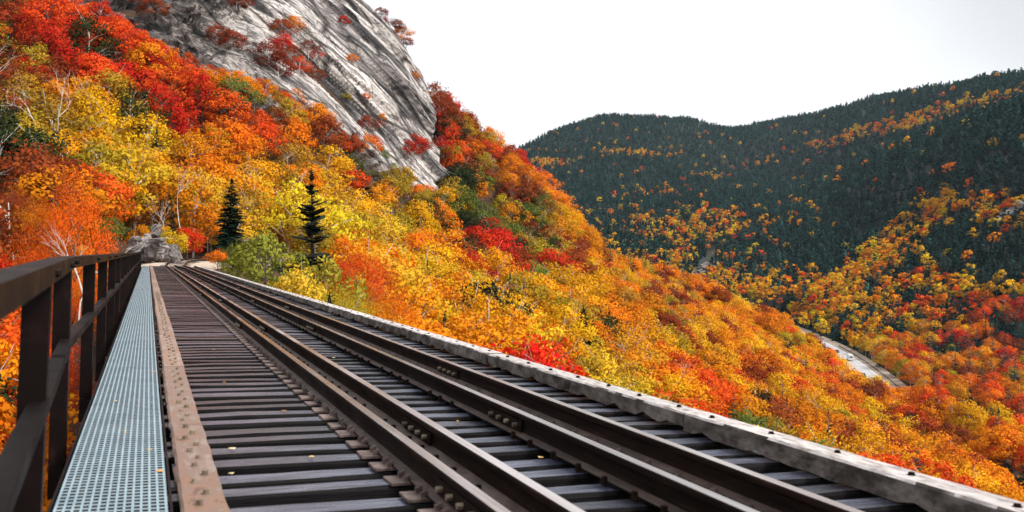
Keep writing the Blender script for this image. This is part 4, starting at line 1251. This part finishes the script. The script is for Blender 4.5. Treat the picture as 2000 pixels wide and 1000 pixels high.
def forest(name, pool, data, label):
    col = bpy.data.collections.new(name + '_shapes')
    for k, (tm, cm) in enumerate(pool):
        # one mesh per tree shape: trunk and crown together
        bm = bmesh.new(); bm.from_mesh(cm); nf = len(bm.faces); bm.from_mesh(tm)
        bm.faces.ensure_lookup_table()
        for f in bm.faces[nf:]: f.material_index = 1
        me = bpy.data.meshes.new(name + '_shape'); bm.to_mesh(me); bm.free()
        me.materials.append(cm.materials[0]); me.materials.append(tm.materials[0])
        o = bpy.data.objects.new('%s_shape_%02d' % (name, k), me); col.objects.link(o)
    me = bpy.data.meshes.new(name)
    n = len(data)
    me.vertices.add(n)
    me.vertices.foreach_set('co', np.array([d[:3] for d in data], float).ravel())
    a = me.attributes.new('scl', 'FLOAT', 'POINT'); a.data.foreach_set('value', np.array([d[3] for d in data], float))
    a = me.attributes.new('rz', 'FLOAT_VECTOR', 'POINT'); a.data.foreach_set('vector', np.array([(0, 0, d[4]) for d in data], float).ravel())
    a = me.attributes.new('tcol', 'FLOAT_COLOR', 'POINT'); a.data.foreach_set('color', np.array([d[5] + (1.0,) for d in data], float).ravel())
    a = me.attributes.new('pick', 'INT', 'POINT'); a.data.foreach_set('value', rng.integers(0, len(pool), n))
    o = link(name, me)
    ng = bpy.data.node_groups.new(name, 'GeometryNodeTree')
    ng.interface.new_socket('Geometry', in_out='INPUT', socket_type='NodeSocketGeometry')
    ng.interface.new_socket('Geometry', in_out='OUTPUT', socket_type='NodeSocketGeometry')
    N, L = ng.nodes, ng.links
    gi, go = N.new('NodeGroupInput'), N.new('NodeGroupOutput')
    ci = N.new('GeometryNodeCollectionInfo'); ci.inputs['Collection'].default_value = col; ci.inputs['Separate Children'].default_value = True; ci.inputs['Reset Children'].default_value = True
    ip = N.new('GeometryNodeInstanceOnPoints'); ip.inputs['Pick Instance'].default_value = True
    def na(nm, ty):
        q = N.new('GeometryNodeInputNamedAttribute'); q.data_type = ty; q.inputs['Name'].default_value = nm
        return q.outputs['Attribute']
    L.new(gi.outputs[0], ip.inputs['Points']); L.new(ci.outputs[0], ip.inputs['Instance'])
    L.new(na('pick', 'INT'), ip.inputs['Instance Index'])
    e2r = N.new('FunctionNodeEulerToRotation'); L.new(na('rz', 'FLOAT_VECTOR'), e2r.inputs[0]); L.new(e2r.outputs[0], ip.inputs['Rotation'])
    L.new(na('scl', 'FLOAT'), ip.inputs['Scale'])
    L.new(ip.outputs[0], go.inputs[0])
    md = o.modifiers.new('scatter', 'NODES'); md.node_group = ng
    return tag(o, label, 'forest', kind='stuff')
for key, nm, pool, lab in (('broad_mid', 'broadleaf_forest', T_MID, 'autumn broadleaf forest covering the nearer slopes'), ('broad_far', 'distant_broadleaf_forest', T_FAR, 'far off orange and golden woods across the valley'),
                           ('con_mid', 'spruce_forest', S_MID, 'scattered dark spruces among the autumn woods'), ('con_far', 'distant_spruce_forest', S_FAR, 'dark spruce forest covering the far mountain')):
    if rest_pts[key]: forest(nm, pool, rest_pts[key], lab)

# ------------------------------------------------------------------ single trees that stand out
def at_ground(u, d):
    x, y = cam2w((u - 1000) / F_PX * d, d)
    return float(x), float(y), float(height(x, y)[0])
def lone(u, vtop, d, shape, c, rgb, name, label, cat='tree', wide=1.0, rz=0.0):
    x, y, z = at_ground(u, d)
    h = (HORIZON - vtop) / F_PX * d - z
    return add_tree(x, y, z, h, c, rgb, shape[0], shape[1], name, label, cat, None, rz, wide)
DK = (.016, .030, .017)
lone(446, 346, 106, spruce(601, HN, 44, 11, .25, .35, wq=.34, low=.02), 'spruce', (.013, .028, .017), 'spruce_tree', 'dark pointed spruce standing alone at the bridge end', wide=1.0)
lone(338, 392, 118, spruce(602, HN, 30, 8, .15, .3, wq=.34), 'spruce', DK, 'spruce_tree', 'slim dark spruce behind the rock pile')
lone(611, 330, 108, spruce(603, HN, 30, 9, .28, .02, gap=.3, wq=.32), 'spruce', (.024, .036, .017), 'pine_tree', 'tall ragged dark pine below the cliff', rz=.6)
lone(1148, 598, 158, spruce(604, HN, 24, 10, .28, -.3, gap=.12, wq=.34), 'spruce', DK, 'pine_tree', 'dark bushy pine rising from the orange slope beyond the kerb')
lone(463, 172, 196, T_MID[0], 'dark', (.045, .06, .02), 'oak_tree', 'dark green leafy tree among the red maples under the cliff', wide=.8)
lone(1032, 648, 100, T_MID[2], 'red', (.72, .03, .008), 'maple_tree', 'bright red maple just beyond the pale kerb')
lone(135, 335, 66, T_NEAR[0], 'scarlet', (.80, .14, .010), 'maple_tree', 'big flame orange maple above the handrail', wide=.5)
lone(520, 445, 84, T_MID[2], 'green', (.26, .27, .035), 'willow_shrub', 'tall pale green shrub right of the line', 'shrub', wide=.9)
lone(585, 520, 68, T_MID[1], 'yellow', (.76, .50, .04), 'birch_shrub', 'bright yellow shrub right behind the kerb', 'shrub', wide=.7)
lone(640, 495, 74, T_MID[3], 'green', (.36, .31, .035), 'willow_shrub', 'green and yellow shrub behind the kerb', 'shrub', wide=.8)
lone(425, 485, 86, T_MID[0], 'orange', (.80, .22, .012), 'maple_shrub', 'low orange and red shrub where the line leaves the bridge', 'shrub', wide=1.3)
lone(700, 462, 92, T_NEAR[2], 'scarlet', (.72, .09, .012), 'maple_tree', 'slim scarlet maple below the tall pine', wide=.6)

def bare_tree(seed, H, spread=.5, depth_=4):
    r_ = random.Random(seed)
    b = MB()
    def grow(p, d, l, r, n):
        q1 = p + d * l * .5 + Vector((r_.gauss(0, 1), r_.gauss(0, 1), r_.gauss(0, .6))) * l * .06
        q2 = q1 + (d + Vector((r_.gauss(0, 1), r_.gauss(0, 1), r_.gauss(0, 1) + .3)) * .18).normalized() * l * .5
        b.tube([p, q1, q2], [r, r * .8, r * .6], 6, cap=False)
        if n == 0: return
        for k in range(r_.choice([2, 3, 3])):
            st = q1.lerp(q2, r_.uniform(.1, 1))
            nd = (d * .7 + Vector((r_.gauss(0, 1), r_.gauss(0, 1), r_.gauss(.15, .6))) * spread).normalized()
            grow(st, nd, l * r_.uniform(.5, .75), r * r_.uniform(.42, .6), n - 1)
    grow(Vector((0, 0, -.3)), Vector((.03, 0, 1)).normalized(), H * .5, H * .0075, depth_)
    return b.mesh('branches', M_BIRCH, smooth=True)
def bare(u, vtop, d, seed, label, h=None, spread=.5, group=None, tilt=(0, 0)):
    x, y, z = at_ground(u, d)
    if h is None: h = (HORIZON - vtop) / F_PX * d - z
    zt = (HORIZON - vtop) / F_PX * d
    root = empty('bare_birch', (x, y, zt - h))
    root.rotation_euler = (tilt[0], tilt[1], 0)
    tag(root, label, 'tree', group)
    link('trunk', bare_tree(seed, h, spread), root)
    return root
bare(74, 135, 128, 3, 'bare white dead tree on the slope above the handrail', 20)
bare(18, 80, 130, 5, 'pale bare tree by the top of the shaded slope', 20, .35)
bare(152, 385, 60, 9, 'thin leaning white birch trunk behind the handrail', 9, .3, tilt=(0, .15))
bare(30, 250, 92, 12, 'leafless grey tree above the start of the handrail', 14, .6)
bare(1078, 632, 96, 14, 'bare white tree beside the bright red maple', 9, .5)
bare(1315, 690, 170, 17, 'bleached bare tree low on the orange slope', 9, .5)
bare(322, 372, 128, 19, 'white stemmed bare birch among golden trees behind the rock pile', 9, .3)
bare(355, 330, 125, 25, 'pale bare stem among golden birches above the bridge end', 9, .35)
bare(1690, 852, 150, 27, 'pale leafless crown near the kerb and valley road', 9, .7)
bare(1460, 765, 185, 29, 'pale leafless tree amid red maples on the slope', 9, .7)

# shrubs rooted in ledges of the cliff
def ledge(u, v, size, c, label):
    # nearest cliff vertex seen at that place
    dd = (CU - u) ** 2 + (HORIZON - F_PX * cz2 / w2cam(cx2, cy2)[1] - v) ** 2 + (msk < .6) * 1e6
    j = np.unravel_index(dd.argmin(), dd.shape)
    tm, cm = rt.choice(T_MID)
    rgb = tree_rgb(c, False, rt)
    add_tree(cx2[j], cy2[j], cz2[j] - size * .22, size, c, rgb, tm, cm, 'shrub', label, 'shrub', 'shrubs growing on the cliff', rt.uniform(0, 6), 1.2)
for u, v, sz, c in [(735, 52, 5, 'brown'), (752, 66, 6.5, 'brown'), (768, 78, 6.5, 'orange'), (780, 88, 5, 'brown'), (722, 35, 4.5, 'brown'), (652, 30, 5.5, 'scarlet'), (663, 50, 4, 'red'), (545, 75, 7, 'brown'), (560, 60, 6, 'orange'), (535, 105, 7, 'red'), (550, 120, 5.5, 'brown'),
                    (590, 108, 5, 'brown'), (608, 118, 4, 'red'), (665, 125, 3.5, 'orange'), (768, 145, 4, 'scarlet'), (795, 158, 4, 'orange'), (770, 185, 2.8, 'scarlet'), (800, 300, 8, 'red'), (790, 308, 6.5, 'red'), (815, 296, 5, 'brown'), (715, 260, 6.5, 'brown'),
                    (618, 40, 3, 'gold'), (628, 60, 3.5, 'olive'), (430, 100, 7, 'brown'), (410, 85, 6, 'brown'), (450, 20, 7, 'brown'), (420, 5, 6, 'red'), (500, 130, 8, 'brown'), (520, 150, 8, 'brown'), (285, 40, 8, 'brown'), (240, 15, 8, 'brown'), (820, 215, 5, 'brown'), (830, 240, 5, 'scarlet'),
                    (600, 160, 5, 'brown'), (560, 145, 5.5, 'scarlet'), (735, 235, 3, 'orange'), (700, 200, 3, 'orange'), (672, 195, 3, 'olive')]:
    ledge(u, v, sz, c, '%s shrub on a ledge of the cliff, %s percent across, %s down' % (WORD[c], say(u / 20), say(v / 10)))

# ------------------------------------------------------------------ valley road and traffic
def road_frame(t):
    """centre, direction, right side at parameter t (0 far, 1 near)"""
    f = t * 139; i = min(138, int(f)); p = ROADP[i] + (ROADP[i + 1] - ROADP[i]) * (f - i)
    d = ROADP[min(139, i + 2)] - ROADP[max(0, i - 1)]; d = d / np.linalg.norm(d)
    r = np.array([-d[1], d[0]])                      # to the right as seen from the camera
    return p, d, r
def ribbon(name, o0, o1, z, m, t0=0, t1=1, parent=None, n=140, dash=None):
    b = MB()
    ts = np.linspace(t0, t1, n)
    row = []
    for t in ts:
        p, d, r = road_frame(t)
        row.append((p + r * o0, p + r * o1))
    for k in range(n - 1):
        if dash and (k // dash) % 2: continue
        (a, b0), (c, d0) = row[k], row[k + 1]
        b.add([(a[0], a[1], z), (b0[0], b0[1], z), (d0[0], d0[1], z), (c[0], c[1], z)], [(0, 1, 2, 3)])
    me = b.mesh(name, m); recalc(me)
    if me.polygons[0].normal.z < 0: me.flip_normals()
    return link(name, me, parent)
road = ribbon('road', -6.6, 6.4, ROAD_Z, M_ROAD)
tag(road, 'grey valley highway with painted lines', 'road', kind='structure')
vg = MB()
secs = []
for t in np.linspace(0, 1, 140):
    p, d, r = road_frame(t)
    secs.append([(p[0] + r[0] * o_, p[1] + r[1] * o_, ROAD_Z + z_) for o_, z_ in ((-15, -2.5), (-9.6, -.4), (-6.4, -.02), (6.2, -.02), (8.0, .1), (12.5, .6))])
vg.loft(secs, closed=False)
v_o = vg.build('road_verge', M_GRAVEL); tag(v_o, 'gravel verge of the valley road', 'verge', kind='structure')
for o0, o1, m_, ds in ((-.32, -.16, M_LINEY, None), (.02, .18, M_LINEY, None), (-6.0, -5.8, M_LINEW, None), (5.7, 5.95, M_LINEW, None)):
    ribbon('road_line', o0, o1, ROAD_Z + .012, m_, parent=road, n=140, dash=ds)
ribbon('lane_dash', 2.9, 3.08, ROAD_Z + .012, M_LINEW, parent=road, n=420, dash=2)
# concrete barrier on the valley side
bb = MB(); secs = []
for t in np.linspace(.02, .62, 90):
    p, d, r = road_frame(t)
    secs.append([(p[0] + r[0] * o_, p[1] + r[1] * o_, ROAD_Z + z_) for o_, z_ in ((-8.6, -.3), (-8.5, .5), (-8.35, .85), (-8.1, .85), (-7.95, .5), (-7.7, -.05))])
bb.loft(secs); br = bb.build('barrier', M_CONC); recalc(br.data)
tag(br, 'low pale barrier along the near edge of the valley road', 'barrier')
gr = empty('guardrail'); tag(gr, 'steel guardrail along the hill side edge of the valley road', 'guardrail')
p, d, r = road_frame(.55); gr.location = (p[0] + r[0] * 8.6, p[1] + r[1] * 8.6, ROAD_Z)
def inv(q): return (q[0] - gr.location.x, q[1] - gr.location.y, q[2] - gr.location.z)
bb = MB(); secs = []
for t in np.linspace(.42, .95, 90):
    p, d, r = road_frame(t)
    secs.append([inv((p[0] + r[0] * o_, p[1] + r[1] * o_, ROAD_Z + z_)) for o_, z_ in ((8.45, .42), (8.55, .42), (8.55, .78), (8.45, .78))])
bb.loft(secs); o = bb.build('beam', M_POST, gr); recalc(o.data)
for t in np.linspace(.42, .95, 50):
    p, d, r = road_frame(t)
    b = MB(); q = inv((p[0] + r[0] * 8.65, p[1] + r[1] * 8.65, ROAD_Z)); b.box(q[0] - .08, q[0] + .08, q[1] - .08, q[1] + .08, -.1, .75); b.build('post', M_POST, gr)

def wheel_set(root, xs, ys, rad, w):
    wb = MB(); wb.tube([(0, -w / 2, 0), (0, w / 2, 0)], rad, 14); wm = wb.mesh('wheel', M_TYRE)
    rb = MB(); rb.tube([(0, -w / 2 - .012, 0), (0, w / 2 + .012, 0)], rad * .55, 10); rm = rb.mesh('rim', M_CONC)
    for x in xs:
        for y in ys:
            o = link('wheel', wm, root, (x, y, rad)); link('rim', rm, o)
def prof_loft(b, prof, y0, y1, inset=.12, mi=0):
    n = len(prof)
    secs = [[(x, y0 + inset, z) for x, z in prof], [(x, y0, z - .0) for x, z in prof], [(x, y1, z) for x, z in prof], [(x, y1 - inset, z) for x, z in prof]]
    secs[0] = [(x * .985, y0, z * .97 + .02) for x, z in prof]; secs[1] = [(x, y0 + inset, z) for x, z in prof]; secs[2] = [(x, y1 - inset, z) for x, z in prof]; secs[3] = [(x * .985, y1, z * .97 + .02) for x, z in prof]
    b.loft(secs, mi=mi)
def car(t, lane, paint, label, flip=False, suv=False):
    p, d, r = road_frame(t)
    root = empty('car', (p[0] + r[0] * lane, p[1] + r[1] * lane, ROAD_Z + .006))
    root.rotation_euler = (0, 0, math.atan2(d[1], d[0]) + (math.pi if flip else 0))
    tag(root, label, 'car')
    hgt = .25 if suv else 0
    b = MB(); prof_loft(b, [(-2.2, .35), (2.15, .35), (2.25, .62), (2.1, .82), (1.1, .95 + hgt * .3), (-1.9, 1.0 + hgt * .3), (-2.25, .85)], -.9, .9)
    o = b.build('body', paint, root); recalc(o.data)
    b = MB(); b.loft([[(-1.75, y, .98 + hgt * .2), (1.0, y, .95 + hgt * .2), (.35, y * .84, 1.42 + hgt), (-1.35 - hgt, y * .84, 1.44 + hgt)] for y in (-.84, .84)])
    o = b.build('windows', M_GLASS, root); recalc(o.data)
    b = MB(); b.box(-1.3 - hgt, .3, -.69, .69, 1.425 + hgt, 1.475 + hgt); b.build('roof', paint, root)
    for y in (-.62, .62):
        b = MB(); b.box(2.17, 2.25, y - .2, y + .2, .62, .76); b.build('headlight', M_WHITE, root)
    wheel_set(root, (-1.35, 1.35), (-.82, .82), .34, .22)
    return root
def road_t(u, v):
    """road parameter nearest to a place in the picture"""
    best = None
    for k in range(400):
        t = k / 399
        p, d, r = road_frame(t)
        for lane in np.linspace(-7, 7, 57):
            q = p + r * lane
            uu, vv = uv_of(q[0], q[1], ROAD_Z + .8)
            e = (uu - u) ** 2 + (vv - v) ** 2
            if best is None or e < best[0]: best = (e, t, float(lane))
    return best[1], best[2]
t_, l_ = road_t(1621, 683); car(t_, l_, M_DARKCAR, 'dark car on the left of two dark cars ahead of the white motorhome', suv=True)
t_, l_ = road_t(1635, 686); car(t_, l_, M_DARKCAR, 'dark car closest in front of the white motorhome')
t_, l_ = road_t(1687, 733); car(t_, l_, M_DARKCAR, 'dark car trailing behind the white motorhome', suv=True)
t_, l_ = road_t(1580, 669); car(t_, l_, M_WHITE, 'white car where the valley road comes out of the trees')
t_, l_ = road_t(1660, 701)
p, d, r = road_frame(t_)
mh = empty('motorhome', (p[0] + r[0] * l_, p[1] + r[1] * l_, ROAD_Z + .006)); mh.rotation_euler = (0, 0, math.atan2(d[1], d[0]) + math.pi)
tag(mh, 'large white motorhome driving on the valley road', 'motorhome')
b = MB(); b.box(-4.2, 2.6, -1.25, 1.25, .55, 3.35); me = b.mesh('body', M_WHITE); bevel(me, .18, 2); link('body', me, mh)
b = MB(); b.box(2.55, 3.9, -1.2, 1.2, 2.05, 3.3); me = b.mesh('overcab', M_WHITE); bevel(me, .25, 2); link('overcab', me, mh)
b = MB(); b.loft([[(2.58, y, .5), (4.6, y, .5), (4.65, y, 1.1), (3.7, y, 1.3), (3.2, y, 2.1), (2.58, y, 2.1)] for y in (-1.0, 1.0)]); o = b.build('cab', M_WHITE, mh); recalc(o.data)
b = MB(); b.loft([[(3.72, y, 1.32), (3.77, y, 1.34), (3.29, y, 2.04), (3.24, y, 2.04)] for y in (-.9, .9)]); o = b.build('windscreen', M_GLASS, mh); recalc(o.data)
for x0, x1 in ((-3.6, -2.4), (-1.4, -.2), (.6, 1.6)):
    for y in (-1.262, 1.262):
        b = MB(); b.box(x0, x1, y - .015, y + .015, 1.8, 2.5); b.build('side_window', M_GLASS, mh)
b = MB(); b.box(-4.235, -4.19, -.7, .7, 1.9, 2.6); b.build('rear_window', M_GLASS, mh)
b = MB(); b.box(-1.2, -.3, -.5, .5, 3.36, 3.6); b.build('roof_unit', M_CONC, mh)
wheel_set(mh, (-2.6, 3.5), (-1.0, 1.0), .42, .3)

# ------------------------------------------------------------------ fallen leaves on the deck
lm = []
for k in range(4):
    r_ = random.Random(900 + k); b = MB()
    pts_ = [(math.cos(a) * r_.uniform(.5, 1) * .03, math.sin(a) * r_.uniform(.6, 1) * .024, r_.uniform(0, .008)) for a in np.linspace(0, 5.6, 8)]
    n = len(pts_)
    b.add(pts_ + [(x, y, z + .0015) for x, y, z in pts_], [tuple(range(n - 1, -1, -1)), tuple(range(n, 2 * n))] + [(i, (i + 1) % n, n + (i + 1) % n, n + i) for i in range(n)])
    lm.append(b.mesh('fallen_leaf', plain('fallen_leaf_%d' % k, [(.70, .30, .03), (.62, .42, .14), (.55, .12, .02), (.66, .52, .28)][k], .5)))
spots = [(.46, 5.2, 3), (.52, 5.9, 3), (1.02, 7.1, 0), (.05, 6.0, 1), (-.1, 6.6, 1), (.1, 5.4, 0), (.09, 9.9, 0), (2.2, 6.6, 0), (2.0, 8.8, 1), (2.3, 5.1, 1), (.8, 12, 1), (1.0, 15, 1), (2.1, 11, 3), (2.3, 13, 1), (3.3, 8.4, 3), (.7, 9, 2), (.95, 5.4, 1), (2.15, 16, 1), (-.2, 8, 1), (3.4, 12, 0)]
for k, (x, y, j) in enumerate(spots):
    on = 'grating walkway' if x < .15 else ('dark ties' if x < 1.4 else ('ties between the rails' if x < 2.9 else 'ties by the kerb'))
    zz = 0.004 if x < .15 else .01
    y2 = min(tie_s, key=lambda q: abs(q - y)) if x > .15 else y
    o = link('fallen_leaf', lm[j])
    o.matrix_world = Matrix.Translation(DECK @ Vector((x, y2, zz - HZ))) @ DECK @ Matrix.Rotation(random.uniform(0, 6), 4, 'Z') @ Matrix.Scale(random.uniform(.5, .9), 4)
    tag(o, '%s fallen leaf lying on the %s' % (['orange', 'tan', 'red', 'pale'][j], on), 'leaf', 'fallen leaves on the deck')

# ------------------------------------------------------------------ thin autumn haze in the valley air
hb = MB()
hb.box(-6600, 6600, -3200, 5600, -75, 560)
hz_me = hb.mesh('haze', [])
hm_ = bpy.data.materials.new('haze_air'); hm_.use_nodes = True
hn, hl = hm_.node_tree.nodes, hm_.node_tree.links
hn.remove(hn['Principled BSDF'])
pv = hn.new('ShaderNodeVolumePrincipled')
pv.inputs['Color'].default_value = (.70, .86, 1.0, 1)
pv.inputs['Density'].default_value = 0.000030
pv.inputs['Anisotropy'].default_value = 0.2
hl.new(pv.outputs[0], hn['Material Output'].inputs['Volume'])
hz_me.materials.append(hm_)
hz_o = link('haze', hz_me)
tag(hz_o, 'thin bluish haze in the valley air', 'haze', kind='stuff')
